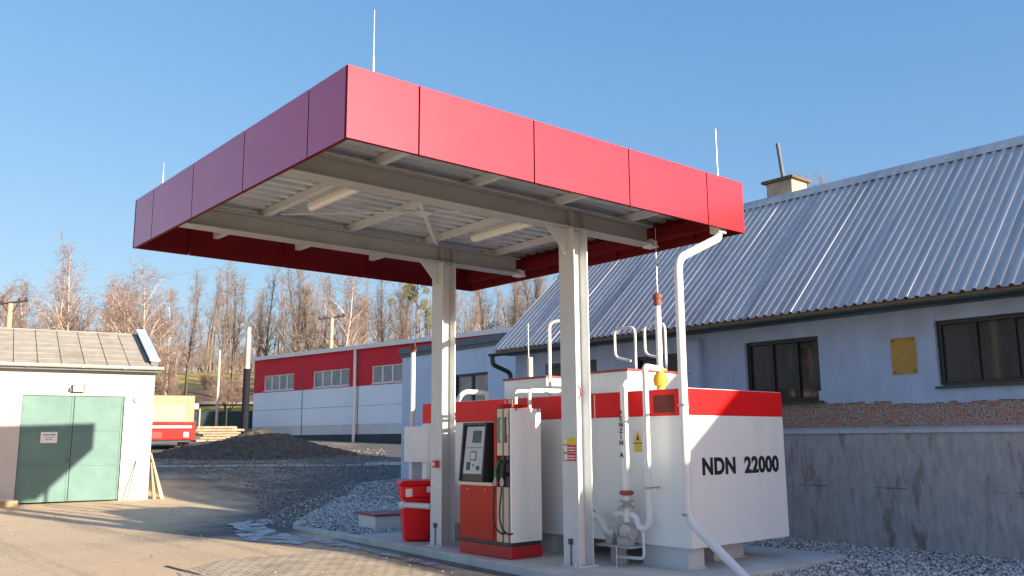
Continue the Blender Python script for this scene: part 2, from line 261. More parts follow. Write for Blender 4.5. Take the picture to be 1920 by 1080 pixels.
# ------------------------------------------------------------------ mesh helper
class MB:
    def __init__(s, fr=None): s.v = []; s.f = []; s.fm = []; s.fr = fr
    def _add(s, vs, fs, mi=0):
        o = len(s.v)
        for p in vs:
            p = Vector(p); s.v.append(s.fr(p) if s.fr else p)
        s.f += [tuple(i+o for i in f) for f in fs]; s.fm += [mi]*len(fs); return s
    def box(s, x0, x1, y0, y1, z0, z1, mi=0):
        return s._add([(x0,y0,z0),(x1,y0,z0),(x1,y1,z0),(x0,y1,z0),(x0,y0,z1),(x1,y0,z1),(x1,y1,z1),(x0,y1,z1)],
                      [(0,3,2,1),(4,5,6,7),(0,1,5,4),(1,2,6,5),(2,3,7,6),(3,0,4,7)], mi)
    def hexa(s, bot, top, mi=0):
        return s._add(list(bot)+list(top), [(0,3,2,1),(4,5,6,7),(0,1,5,4),(1,2,6,5),(2,3,7,6),(3,0,4,7)], mi)
    def prism(s, poly, off, mi=0):
        n = len(poly); off = Vector(off); a = [Vector(p) for p in poly]
        return s._add(a+[p+off for p in a], [tuple(range(n))[::-1], tuple(range(n, 2*n))]+[(i,(i+1)%n,n+(i+1)%n,n+i) for i in range(n)], mi)
    def cyl(s, p, q, r, r2=None, n=14, mi=0, caps=True):
        p = Vector(p); q = Vector(q); r2 = r if r2 is None else r2
        d = (q-p).normalized(); a = d.orthogonal().normalized(); b = d.cross(a)
        vs = []
        for c, rr in ((p, r), (q, r2)):
            vs += [c+a*math.cos(2*math.pi*i/n)*rr+b*math.sin(2*math.pi*i/n)*rr for i in range(n)]
        fs = [(i,(i+1)%n,n+(i+1)%n,n+i) for i in range(n)]
        if caps: fs += [tuple(range(n))[::-1], tuple(range(n, 2*n))]
        return s._add(vs, fs, mi)
    def lathe(s, base, prof, axis=(0,0,1), n=18, mi=0):
        base = Vector(base); d = Vector(axis).normalized(); a = d.orthogonal().normalized(); b = d.cross(a); vs = []
        for h, r in prof:
            vs += [base+d*h+(a*math.cos(2*math.pi*i/n)+b*math.sin(2*math.pi*i/n))*r for i in range(n)]
        k = len(prof); fs = [(j*n+i, j*n+(i+1)%n, (j+1)*n+(i+1)%n, (j+1)*n+i) for j in range(k-1) for i in range(n)]
        fs += [tuple(range(n))[::-1], tuple(range((k-1)*n, k*n))]
        return s._add(vs, fs, mi)
    def tube(s, pts, r, bend=0., n=12, mi=0):
        P = [Vector(p) for p in pts]
        if bend:
            Q = [P[0]]
            for i in range(1, len(P)-1):
                a = (P[i-1]-P[i]); b = (P[i+1]-P[i]); k = min(bend, a.length*.49, b.length*.49)
                A = P[i]+a.normalized()*k; B = P[i]+b.normalized()*k
                for t in (0,.2,.4,.6,.8,1.): Q.append(A*(1-t)**2+P[i]*2*t*(1-t)+B*t*t)
            Q.append(P[-1]); P = Q
        vs = []; up = None
        for i, p in enumerate(P):
            d = (P[min(i+1,len(P)-1)]-P[max(i-1,0)]).normalized()
            if up is None: up = d.orthogonal().normalized()
            up = (up-d*up.dot(d)).normalized(); b = d.cross(up)
            vs += [p+(up*math.cos(2*math.pi*j/n)+b*math.sin(2*math.pi*j/n))*r for j in range(n)]
        fs = [(i*n+j, i*n+(j+1)%n, (i+1)*n+(j+1)%n, (i+1)*n+j) for i in range(len(P)-1) for j in range(n)]
        fs += [tuple(range(n))[::-1], tuple(range((len(P)-1)*n, len(P)*n))]
        return s._add(vs, fs, mi)
    def build(s, name, mats, parent=None, bevel=0., smooth=False):
        me = bpy.data.meshes.new(name)
        root = parent
        while root is not None and root.parent: root = root.parent
        o0 = root.location.copy() if root is not None else Vector((0,0,0))
        me.from_pydata([p-o0 for p in s.v], [], s.f)
        if not isinstance(mats, (list, tuple)): mats = [mats]
        for m in mats: me.materials.append(m)
        if len(mats) > 1: me.polygons.foreach_set('material_index', s.fm)
        bm = bmesh.new(); bm.from_mesh(me); bmesh.ops.recalc_face_normals(bm, faces=bm.faces); bm.to_mesh(me); bm.free()
        if smooth:
            me.polygons.foreach_set('use_smooth', [True]*len(me.polygons)); me.update()
            try: me.set_sharp_from_angle(angle=R(35))
            except Exception: pass
        o = bpy.data.objects.new(name, me); COL.objects.link(o)
        if parent is not None: o.parent = parent
        if bevel:
            b = o.modifiers.new('bevel', 'BEVEL'); b.width = bevel; b.segments = 2; b.limit_method = 'ANGLE'; b.angle_limit = R(40)
        return o
def tag(o, label=None, cat=None, group=None, kind=None):
    if label: o['label'] = label
    if cat: o['category'] = cat
    if group: o['group'] = group
    if kind: o['kind'] = kind
    return o
def thing(name, loc, label, cat, group=None):
    o = bpy.data.objects.new(name, None); COL.objects.link(o); o.location = loc; o.empty_display_size = .2
    return tag(o, label, cat, group)
def raw(name, verts, faces, m, parent=None, smooth=False):
    me = bpy.data.meshes.new(name); v = np.asarray(verts, dtype=np.float32); f = np.asarray(faces, dtype=np.int32); k = f.shape[1]
    me.vertices.add(len(v)); me.vertices.foreach_set('co', v.ravel())
    me.loops.add(f.size); me.loops.foreach_set('vertex_index', f.ravel())
    me.polygons.add(len(f)); me.polygons.foreach_set('loop_start', np.arange(0, f.size, k, dtype=np.int32))
    if smooth: me.polygons.foreach_set('use_smooth', np.ones(len(f), dtype=bool))
    me.materials.append(m); me.update(calc_edges=True); me.validate()
    o = bpy.data.objects.new(name, me); COL.objects.link(o)
    if parent is not None: o.parent = parent
    return o
def lettering(name, text, size, origin, xdir, ydir, m, parent, bold=0., align='LEFT', depth=.002, sx=1., spacing=1.):
    c = bpy.data.curves.new(name, 'FONT'); c.body = text; c.size = size; c.offset = bold; c.extrude = depth; c.align_x = align; c.space_character = spacing
    t = bpy.data.objects.new(name, c); COL.objects.link(t)
    me = bpy.data.meshes.new_from_object(t.evaluated_get(bpy.context.evaluated_depsgraph_get()))
    bpy.data.objects.remove(t)
    X = Vector(xdir).normalized(); Y = Vector(ydir).normalized(); Z = X.cross(Y)
    root = parent
    while root is not None and root.parent: root = root.parent
    o0 = Vector(origin)-(root.location if root is not None else Vector((0,0,0)))
    mx = Matrix(((X.x*sx,Y.x,Z.x,o0.x),(X.y*sx,Y.y,Z.y,o0.y),(X.z*sx,Y.z,Z.z,o0.z),(0,0,0,1)))
    me.transform(mx); me.materials.clear(); me.materials.append(m)
    o = bpy.data.objects.new(name, me); COL.objects.link(o)
    if parent is not None: o.parent = parent
    return o
def frame(o, u, n):
    o = Vector(o); u = Vector(u).normalized(); n = Vector(n).normalized()
    return lambda p: o+u*p.x+n*p.y+Vector((0,0,p.z))
def wall_holes(mb, u0, u1, z0, z1, d0, d1, holes):
    u = u0
    for a, b, c, d in sorted(holes):
        if a > u: mb.box(u, a, d0, d1, z0, z1)
        if c > z0: mb.box(a, b, d0, d1, z0, c)
        if d < z1: mb.box(a, b, d0, d1, d, z1)
        u = b
    if u1 > u: mb.box(u, u1, d0, d1, z0, z1)
    return mb
def window(fr, u0, u1, z0, z1, n, parent, fm, gm, sm, dp=-.08, fw=.06, mull=.06, sill=.05, seams=None):
    f = MB(fr)
    f.box(u0, u0+fw, dp-.03, dp+.05, z0, z1); f.box(u1-fw, u1, dp-.03, dp+.05, z0, z1)
    f.box(u0+fw, u1-fw, dp-.03, dp+.05, z1-fw, z1); f.box(u0+fw, u1-fw, dp-.03, dp+.05, z0, z0+fw)
    for i in range(1, n):
        c = u0+(u1-u0)*i/n; f.box(c-mull/2, c+mull/2, dp-.03, dp+.047, z0+fw, z1-fw)
    w = f.build('window', fm, parent, bevel=.006)
    g = MB(fr); g.box(u0+fw*.5, u1-fw*.5, dp-.02, dp, z0+fw*.5, z1-fw*.5); g.build('pane', gm, w)
    if sill: s = MB(fr); s.box(u0-.04, u1+.04, dp+.051, .06, z0-.04, z0-.005); s.build('sill', sm, w)
    return w

# ------------------------------------------------------------------ camera
cam = bpy.data.cameras.new('camera'); co = bpy.data.objects.new('camera', cam); COL.objects.link(co); SC.camera = co
CP = Vector((-4.002, -7.137, 1.649)); ya, pi_, ro = R(49.678), R(9.742), R(-.425)
fw = Vector((math.cos(ya)*math.cos(pi_), math.sin(ya)*math.cos(pi_), math.sin(pi_))); rt = Vector((math.sin(ya), -math.cos(ya), 0)); up = rt.cross(fw)
rt2 = rt*math.cos(ro)+up*math.sin(ro); up2 = -rt*math.sin(ro)+up*math.cos(ro)
co.matrix_world = Matrix(((rt2.x,up2.x,-fw.x,CP.x),(rt2.y,up2.y,-fw.y,CP.y),(rt2.z,up2.z,-fw.z,CP.z),(0,0,0,1)))
cam.lens = 1652.17/1920*36; cam.sensor_width = 36; cam.clip_end = 2000; cam.clip_start = .1

# ------------------------------------------------------------------ light
sun_dir = Vector((.205, -1, .215)).normalized()
elev = math.asin(sun_dir.z); az = math.atan2(sun_dir.x, sun_dir.y)
W = bpy.data.worlds.new('World'); SC.world = W; W.use_nodes = True
wn = W.node_tree.nodes; sky = wn.new('ShaderNodeTexSky'); sky.sky_type = 'NISHITA'; sky.sun_disc = False
sky.sun_elevation = elev; sky.sun_rotation = az; sky.air_density = 1.0; sky.dust_density = 2.2; sky.ozone_density = 1.6; sky.altitude = 300

def chan(src, k, gam, mul):   # per-channel response of the camera that took the photo (compressed highlights)
    m1 = wn.new('ShaderNodeMath'); m1.operation = 'POWER'; m1.inputs[1].default_value = gam; W.node_tree.links.new(src, m1.inputs[0])
    m2 = wn.new('ShaderNodeMath'); m2.operation = 'MULTIPLY'; m2.inputs[1].default_value = mul; W.node_tree.links.new(m1.outputs[0], m2.inputs[0]); return m2.outputs[0]
spx = wn.new('ShaderNodeSeparateColor'); cbx = wn.new('ShaderNodeCombineColor'); W.node_tree.links.new(sky.outputs[0], spx.inputs[0])
for k, gam, mul in ((0,.90,.70),(1,.66,1.06),(2,.40,1.86)): W.node_tree.links.new(chan(spx.outputs[k], k, gam, mul), cbx.inputs[k])
W.node_tree.links.new(cbx.outputs[0], wn['Background'].inputs['Color']); wn['Background'].inputs['Strength'].default_value = .12
sl = bpy.data.lights.new('sun', 'SUN'); sl.energy = 5; sl.angle = R(.5); sl.color = (1, .86, .68)
so = bpy.data.objects.new('sun', sl); COL.objects.link(so); so.rotation_euler = sun_dir.to_track_quat('Z', 'Y').to_euler(); so.location = (10,-40,20)
SC.view_settings.view_transform = 'Standard'; SC.view_settings.look = 'None'; SC.view_settings.exposure = 1.22; SC.view_settings.gamma = 1

# ------------------------------------------------------------------ terrain
TZ = np.array([(-500,-.12),(20,-.12),(26.6,-.02),(31,.3),(40,.84),(48,1.4),(56,1.75),(62,2.7),(70,3.8),(75,4.5),(77,5.0),(80,6.0),(86,6.9),(100,9.0),(120,11.0),(150,12.5),(200,13.5),(900,15)])
def tz(x, y):
    t = .647*(x+4.0)+.762*(y+7.14); return np.interp(t, TZ[:,0], TZ[:,1])
def grid_axis(lo, hi):
    a = [0.]; s = .8
    while a[-1] < hi: a.append(a[-1]+s); s = .8 if a[-1] < 30 else min(s*1.03, 12)
    b = [0.]; s = .8
    while b[-1] > lo: b.append(b[-1]-s); s = min(s*1.1, 25)
    return np.array(sorted(set(a+b)))
gx = grid_axis(-350, 420); gy = grid_axis(-350, 420)
X, Y = np.meshgrid(gx, gy, indexing='ij'); T = .647*(X+4)+.762*(Y+7.14)
Z = tz(X, Y)+np.where(T > 62, .35*np.sin(X*.13+1)*np.sin(Y*.17)+.2*np.sin(X*.31)*np.cos(Y*.27), 0)*np.clip((T-62)/15, 0, 1)
nx, ny = X.shape; idx = np.arange(nx*ny).reshape(nx, ny)
F = np.stack([idx[:-1,:-1], idx[1:,:-1], idx[1:,1:], idx[:-1,1:]], -1).reshape(-1,4)
tag(raw('ground', np.stack([X,Y,Z],-1).reshape(-1,3), F, M['ground'], smooth=True), kind='structure')

def sheet(name, poly, zoff, m, step=.25, kind='structure'):
    """polygon draped on the terrain"""
    bm = bmesh.new(); vs = [bm.verts.new((x,y,0)) for x,y in poly]; bm.faces.new(vs)
    xs = [p[0] for p in poly]; ys = [p[1] for p in poly]
    for ax, lo, hi in ((0,min(xs),max(xs)),(1,min(ys),max(ys))):
        c = lo+step
        while c < hi:
            co_ = (c,0,0) if ax == 0 else (0,c,0); no = (1,0,0) if ax == 0 else (0,1,0)
            bmesh.ops.bisect_plane(bm, geom=bm.verts[:]+bm.edges[:]+bm.faces[:], plane_co=co_, plane_no=no); c += step
    for v in bm.verts: v.co.z = float(tz(v.co.x, v.co.y))+zoff
    bmesh.ops.recalc_face_normals(bm, faces=bm.faces)
    me = bpy.data.meshes.new(name); bm.to_mesh(me); bm.free(); me.materials.append(m)
    if len(me.polygons) and me.polygons[0].normal.z < 0: me.flip_normals()
    o = bpy.data.objects.new(name, me); COL.objects.link(o); return tag(o, kind=kind)
PAD = [(3.55,-.42),(3.86,2.2),(4.12,5.4),(4.25,7.0),(5.3,6.85),(8.0,6.85),(8.0,-.3),(6.6,-.42)]
sheet('pavement', [(-.9,-9),(-.5,1),(.6,5.4),(1.6,6.3),(3.0,6.1),(4.3,7.6),(4.12,5.4),(3.86,2.2),(3.55,-.42),(3.2,-9)], .006, M['paver'], 1.0)
b = MB(); b.prism([(x,y,-.16) for x,y in PAD], (0,0,.16)); tag(b.build('concrete_pad', M['concrete'], bevel=.012), kind='structure')
# kerb along the gravel island
kb = MB()
KP = [(4.25,7.0),(4.55,9.9),(5.3,11.2)]
for (x0,y0),(x1,y1) in zip(KP[:-1], KP[1:]):
    d = Vector((x1-x0,y1-y0,0)).normalized(); nn = Vector((d.y,-d.x,0))*.16
    z0 = float(tz(x0,y0)); z1 = float(tz(x1,y1))
    kb.hexa([(x0,y0,z0-.1),(x1,y1,z1-.1),(x1+nn.x,y1+nn.y,z1-.1),(x0+nn.x,y0+nn.y,z0-.1)], [(x0,y0,z0+.11),(x1,y1,z1+.05),(x1+nn.x,y1+nn.y,z1+.05),(x0+nn.x,y0+nn.y,z0+.11)])
tag(kb.build('kerb', M['concrete'], bevel=.01), kind='structure')
ISL = [(4.36,7.0),(4.65,9.9),(5.4,11.3),(8.0,14.6),(11.5,18.9),(13.0,18.9),(13.0,9.2),(9.65,9.2),(9.65,6.86),(5.0,6.88)]
RGT = [(3.5,-9),(3.55,-.42),(6.6,-.42),(8.0,-.3),(8.0,6.85),(9.65,6.86),(9.65,-9)]
sheet('gravel_bed', ISL, .06, M['gravel'], .5); sheet('gravel_bed', RGT, .06, M['gravel'], .5)
# loose stones
def inside(px, py, poly):
    c = np.zeros(len(px), bool); n = len(poly)
    for i in range(n):
        x0,y0 = poly[i]; x1,y1 = poly[(i+1)%n]
        k = ((y0 > py) != (y1 > py)) & (px < (x1-x0)*(py-y0)/(y1-y0+1e-12)+x0); c ^= k
    return c
def stones(regions, name):
    Vs = []; Fs = []; base = np.array([(1,0,0),(-1,0,0),(0,1,0),(0,-1,0),(0,0,1),(0,0,-1)], float)
    fc = np.array([(0,2,4),(2,1,4),(1,3,4),(3,0,4),(2,0,5),(1,2,5),(3,1,5),(0,3,5)])
    off = 0
    for poly, (x0,x1,y0,y1), dens, smin, smax in regions:
        n = int((x1-x0)*(y1-y0)*dens); px = rng.uniform(x0,x1,n); py = rng.uniform(y0,y1,n)
        k = inside(px, py, poly); px = px[k]; py = py[k]; n = len(px)
        s = rng.uniform(smin, smax, n)[:,None,None]
        v = base[None]*s*rng.uniform(.6,1.25,(n,6,1))*np.array([1,1,.7])
        a = rng.uniform(0,6.28,n); ca, sa = np.cos(a)[:,None], np.sin(a)[:,None]
        tl = rng.uniform(-.6,.6,n)[:,None]
        vx = v[...,0]*ca-v[...,1]*sa; vy = v[...,0]*sa+v[...,1]*ca; vz = v[...,2]+vx*tl*.5
        v = np.stack([vx+px[:,None], vy+py[:,None], vz+(tz(px,py)+.06+s[:,0,0]*.35*rng.uniform(.2,1.6,n))[:,None]], -1)
        Vs.append(v.reshape(-1,3)); Fs.append((fc[None]+(np.arange(n)*6+off)[:,None,None]).reshape(-1,3)); off += n*6
    return tag(raw(name, np.concatenate(Vs), np.concatenate(Fs), M['stones']), kind='stuff')
SPILL = [(4.3,9.8),(4.4,11.2),(5.6,13),(8,16),(11.5,19.5),(11.5,18.9),(8,14.6),(5.4,11.3)]
def stones2(regions, name, m):
    o = stones(regions, name); o.data.materials.clear(); o.data.materials.append(m); return o
LANE = [(7.4,9.5),(5.2,13.2),(7.6,18.4),(8.5,24),(9.5,34),(20,31),(13,19.2),(11.4,19.2),(8,15),(5.4,11.6)]
YARD = [(-2,2),(3.3,2),(3.9,9.5),(5.2,13),(5.5,19),(0,20)]
stones2([(LANE,(5,20,9.5,34),26,.012,.045),(YARD,(-2,5.5,2,20),5,.006,.018)], 'loose_stones', M['clods'])
stones([(RGT,(3.6,9.65,-5.5,3.5),620,.014,.03),(ISL,(4.3,9.0,6.9,14.0),430,.018,.036),(ISL,(7,13,9.2,18.9),130,.02,.04),(SPILL,(4.2,11.6,9.6,19.6),60,.016,.03)], 'gravel')
def blob(cx, cy, rx, ry, rot, seed, n=40):
    q = random.Random(seed); ph = [q.uniform(0,6.28) for _ in range(5)]; out = []
    for i in range(n):
        a = 2*math.pi*i/n; r = 1+.22*math.sin(2*a+ph[0])+.16*math.sin(3*a+ph[1])+.10*math.sin(5*a+ph[2])+.07*math.sin(9*a+ph[3])
        x = rx*r*math.cos(a); y = ry*r*math.sin(a); out.append((cx+x*math.cos(rot)-y*math.sin(rot), cy+x*math.sin(rot)+y*math.cos(rot)))
    return out
for i, (cx,cy,rx,ry,rot) in enumerate([(3.55,9.0,.55,1.5,R(-6)),(3.85,7.2,.16,1.5,R(-4)),(4.25,11.2,.45,1.1,R(-20)),(3.60,4.3,.09,1.7,R(-5))]):
    sheet('puddle', blob(cx,cy,rx,ry,rot,i), .018+.004*i, M['water'], 3.)
sheet('drain_slot', [(.68,6.16),(.73,6.16),(.765,4.95),(.715,4.95)], .012, M['dark'], 2.)
sheet('wet_strip', [(3.40,-.42),(3.54,-.42),(3.85,2.2),(4.11,5.4),(4.24,7.0),(4.30,7.6),(4.2,7.7),(3.92,7.0),(3.80,5.4),(3.62,2.2)], .010, M['dampdirt'], 2.)
M['sunlit_yard'] = mat('painted_sunlight', (.62,.50,.36), .95, 0, .25, 5, bump=.3, bs=20)  # pale colour that paints strips of sunlight onto the yard before the heap
sheet('sunlit_strip', blob(11.6,27.9,5.6,.42,R(-40.3),9,60), .014, M['sunlit_yard'], 1.)
sheet('sunlit_strip', blob(16.6,24.4,1.9,.6,R(-40.3),10,40), .016, M['sunlit_yard'], 1.)
# pale country road on the hillside
def band(name, t0, t1, m, s0=-30, s1=60, dz=.05):
    mb = MB(); N = 40
    for i in range(N):
        a = s0+(s1-s0)*i/N; c = s0+(s1-s0)*(i+1)/N
        pts = []
        for s_, t_ in ((a,t0),(c,t0),(c,t1),(a,t1)):
            x = -4+.647*t_-.762*s_; y = -7.14+.762*t_+.647*s_; pts.append((x,y,float(tz(x,y))+dz))
        mb._add(pts, [(0,1,2,3)])
    o = mb.build(name, m); return tag(o, kind='structure')
M['road'] = mat('pale_road', (.42,.36,.32), .9, 0, .12, .5)
band('road', 73.2, 75.2, M['road'], -20, 75, .42)

# ------------------------------------------------------------------ canopy
L_, W_, ZB, ZT = 6.383, 6.321, 4.5, 5.237
cn = thing('fuel_canopy', (4.43,3.0,0), 'red panelled filling station canopy on two pale steel columns', 'canopy')
cuts = [0,.83,2.4,3.99,5.56]; g = .010
def fascia(a0, a1, side):
    mb = MB()
    t = .045
    if side == 'f': mb.box(a0,a1,0,t,ZB,ZT)
    if side == 'b': mb.box(a0,a1,W_-t,W_,ZB,ZT)
    if side == 'l': mb.box(0,t,a0,a1,ZB,ZT)
    if side == 'r': mb.box(L_-t,L_,a0,a1,ZB,ZT)
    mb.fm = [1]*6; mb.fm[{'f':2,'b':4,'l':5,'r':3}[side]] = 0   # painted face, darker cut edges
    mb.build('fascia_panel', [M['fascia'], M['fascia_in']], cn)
cx_ = [0,.83,2.4,3.99,5.56,L_]; cy_ = [.047,.8,2.39,3.98,5.51,W_-.047]
for s_, cc in (('f',cx_),('b',cx_),('l',cy_),('r',cy_)):
    for i in range(5):
        a0 = cc[i]+(g if i else 0); a1 = cc[i+1]-(g if i < 4 else 0); fascia(a0, a1, s_)
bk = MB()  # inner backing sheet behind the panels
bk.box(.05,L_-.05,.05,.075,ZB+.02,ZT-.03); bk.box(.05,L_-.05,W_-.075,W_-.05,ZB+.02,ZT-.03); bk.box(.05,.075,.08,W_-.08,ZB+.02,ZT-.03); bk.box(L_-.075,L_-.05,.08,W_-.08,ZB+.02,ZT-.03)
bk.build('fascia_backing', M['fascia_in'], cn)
for c_ in cx_[1:5]:
    mb = MB(); mb.box(c_-.025,c_+.025,W_-.11,W_-.0755,ZB+.03,ZT-.05); mb.build('stiffener', M['fascia_in'], cn)
    mb = MB(); mb.box(L_-.11,L_-.0755,c_-.025,c_+.025,ZB+.03,ZT-.05); mb.build('stiffener', M['fascia_in'], cn)
def ibeam_x(mb, x0, x1, y, z0, z1, b, tf=.016, tw=.012):
    mb.box(x0,x1,y-b/2,y+b/2,z0,z0+tf); mb.box(x0,x1,y-b/2,y+b/2,z1-tf,z1); mb.box(x0,x1,y-tw/2,y+tw/2,z0+tf,z1-tf)
for yc in (1.48,4.54):
    mb = MB(); ibeam_x(mb, .09, 6.0, yc, 4.525, 4.80, .28)
    for xs in (4.31,4.555): 
        for sg in (-1,1): mb.box(xs-.006,xs+.006,yc+sg*.07-.06,yc+sg*.07+.06,4.543,4.782)
    mb.build('main_beam', M['beam'], cn, bevel=.003)
    br = MB(); br.box(6.0,6.16,yc-.09,yc+.09,4.50,4.53); br.box(6.02,6.14,yc-.08,yc+.08,4.53,4.62); br.build('gutter_bracket', M['white'], cn)
for xc in (.28,1.22,2.62,4.04,5.5):
    mb = MB(); mb.box(xc-.045,xc+.045,.09,W_-.09,4.802,4.810); mb.box(xc-.045,xc-.038,.09,W_-.09,4.810,4.90); mb.box(xc-.038,xc+.045,.09,W_-.09,4.892,4.90)
    mb.build('purlin', M['steel'], cn)
pitch = .25; prof = []
y = .09
while y < W_-.1-pitch: prof += [(y,4.904),(y+.11,4.904),(y+.122,4.985),(y+.238,4.985)]; y += pitch
prof.append((y,4.904))
mb = MB()
for (ya_,za),(yb_,zb_) in zip(prof[:-1], prof[1:]):
    mb.hexa([(.09,ya_,za),(L_-.09,ya_,za),(L_-.09,yb_,zb_),(.09,yb_,zb_)], [(.09,ya_,za+.002),(L_-.09,ya_,za+.002),(L_-.09,yb_,zb_+.002),(.09,yb_,zb_+.002)])
mb.build('roof_sheet', M['deck'], cn)
def flat(a, c, w, z):
    a = Vector(a); c = Vector(c); d = (c-a).normalized(); n_ = Vector((-d.y,d.x,0))*w/2
    return [a+n_, a-n_, c-n_, c+n_]
for a, c, z in (((1.72,1.5),(4.1,4.3),4.768),((1.3,4.1),(4.12,1.52),4.776)):
    mb = MB(); q = flat((a[0],a[1],z),(c[0],c[1],z),.06,z); mb.prism(q,(0,0,.008)); mb.build('cross_brace', M['steel'], cn)
mb = MB(); mb.box(2.66,2.90,2.63,2.87,4.757,4.767); mb.build('brace_plate', M['steel'], cn)
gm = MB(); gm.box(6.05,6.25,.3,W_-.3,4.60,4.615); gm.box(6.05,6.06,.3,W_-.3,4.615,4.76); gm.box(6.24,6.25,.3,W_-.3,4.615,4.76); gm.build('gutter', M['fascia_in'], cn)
for ye in (1.48,4.54):
    x0 = 4.3; d = .266; bw = .30
    mb = MB(); mb.box(x0,x0+.017,ye-bw/2,ye+bw/2,.012,4.524); mb.box(x0+d-.017,x0+d,ye-bw/2,ye+bw/2,.012,4.524); mb.box(x0+.017,x0+d-.017,ye-.006,ye+.006,.012,4.524)
    cl = mb.build('column', M['steel'], cn, bevel=.003)
    gb = MB(); gb.prism([(x0-.001,ye-.006,4.524),(x0-.001,ye-.006,4.14),(x0-.36,ye-.006,4.524)], (0,.012,0)); gb.build('gusset', M['steel'], cl)
    bp = MB(); bp.box(x0-.05,x0+d+.05,ye-bw/2-.03,ye+bw/2+.03,0.001,.02)
    for sx in (-.03,d+.03):
        for sy in (-.1,.1): bp.cyl((x0+sx,ye+sy,.02),(x0+sx,ye+sy,.05),.014,n=6)
    bp.build('base_plate', M['steel'], cl)
    sk = MB(); sk.box(x0-.03,x0-.001,ye-.03,ye+.03,.29,.36); sk.tube([(x0-.012,ye,.29),(x0-.012,ye,.02)],.008); sk.build('socket_box', M['charcoal'], cl)
for p in ((.34,.1,5.95),(.08,5.4,5.62),(6.12,.22,6.05),(4.5,6.2,5.3)):
    if p[1] == 6.2: continue
    mb = MB(); mb.cyl((p[0],p[1],4.95),(p[0],p[1],5.45),.012,n=8); mb.cyl((p[0],p[1],5.45),(p[0],p[1],p[2]),.006,.004,n=8); mb.build('lightning_rod', M['rod'], cn)
for xc, y0, y1, lb in ((1.30,1.66,3.2,'tube light under the canopy, nearer its purple shaded side'),(4.13,1.70,3.35,'tube light under the canopy, beside the two columns')):
    t = thing('tube_light', (xc,(y0+y1)/2,4.6), lb, 'light', 'tube lights under the canopy')
    mb = MB(); mb.box(xc-.03,xc+.03,y0+.05,y1-.05,4.735,4.80); mb.build('housing', M['steel'], t)
    mb = MB(); mb.prism([(xc-.065,y0,4.734),(xc-.055,y0,4.67),(xc-.022,y0,4.645),(xc+.022,y0,4.645),(xc+.055,y0,4.67),(xc+.065,y0,4.734)], (0,y1-y0,0)); mb.build('diffuser', M['lamp'], t, bevel=.01)

mb = MB(); mb.tube([(4.44+.07*math.cos(a), 1.463, 2.27+.10*math.sin(a)) for a in [2*math.pi*i/20 for i in range(21)]], .007, n=6); mb.build('cable_loop', M['lidred'], cn)
# signs on the columns
t = thing('emergency_button', (4.28,4.50,1.27), 'small red emergency button box on the rear column', 'button')
mb = MB(); mb.box(4.235,4.298,4.45,4.56,1.215,1.325); mb.build('box', M['redsign'], t, bevel=.008)
mb = MB(); mb.cyl((4.234,4.505,1.27),(4.222,4.505,1.27),.028); mb.build('push_button', M['paper'], t)
t = thing('column_notice', (4.29,1.49,1.5), 'yellow and red warning notices stuck on the front column', 'notice')
mb = MB(); mb.box(4.294,4.2985,1.36,1.60,1.575,1.66); o = mb.build('yellow_sign', M['yellow'], t)
mb = MB(); mb.box(4.2925,4.2938,1.53,1.59,1.585,1.65); mb.build('pictogram', M['paper'], o)
for z0 in (1.47,1.36):
    mb = MB(); mb.box(4.294,4.2985,1.36,1.60,z0,z0+.10); o = mb.build('red_sign', M['redsign'], t)
    mb = MB(); mb.box(4.2925,4.2938,1.52,1.59,z0+.01,z0+.09); mb.build('pictogram', M['paper'], o)
    mb = MB()
    for k in range(2): mb.box(4.2925,4.2938,1.375,1.505,z0+.022+k*.034,z0+.036+k*.034)
    mb.build('text_lines', M['paper'], o)

TK = lambda p: Vector((.97*p.x-.12, .97*p.y-.214, .97*p.z+.0495*min(1, max(0, p.z/.2))))
# ------------------------------------------------------------------ rain pipe
t = thing('rain_downpipe', (4.92,.04,.6), 'white rain downpipe from canopy corner, bending out over the pad', 'downpipe')
mb = MB(); mb.tube([(5.98,.16,4.50),(5.98,.16,4.40),(4.924,.038,3.95),(4.924,.038,.65),(4.86,-.86,.02)], .056, .16, n=20); mb.build('pipe', M['white'], t, smooth=True)
mb = MB(); mb.box(5.9,6.06,.08,.24,4.46,4.60); mb.build('outlet_box', M['steel'], t)
for z in (2.06,.71):
    mb = MB(); mb.lathe((4.924,.038,z-.015), [(0,.064),(.03,.064)]); mb.box(4.915,5.092,.085,.13,z-.012,z+.012); mb.box(5.08,5.092,.085,.2,z-.03,z+.03); mb.build('clamp', M['metal'], t)

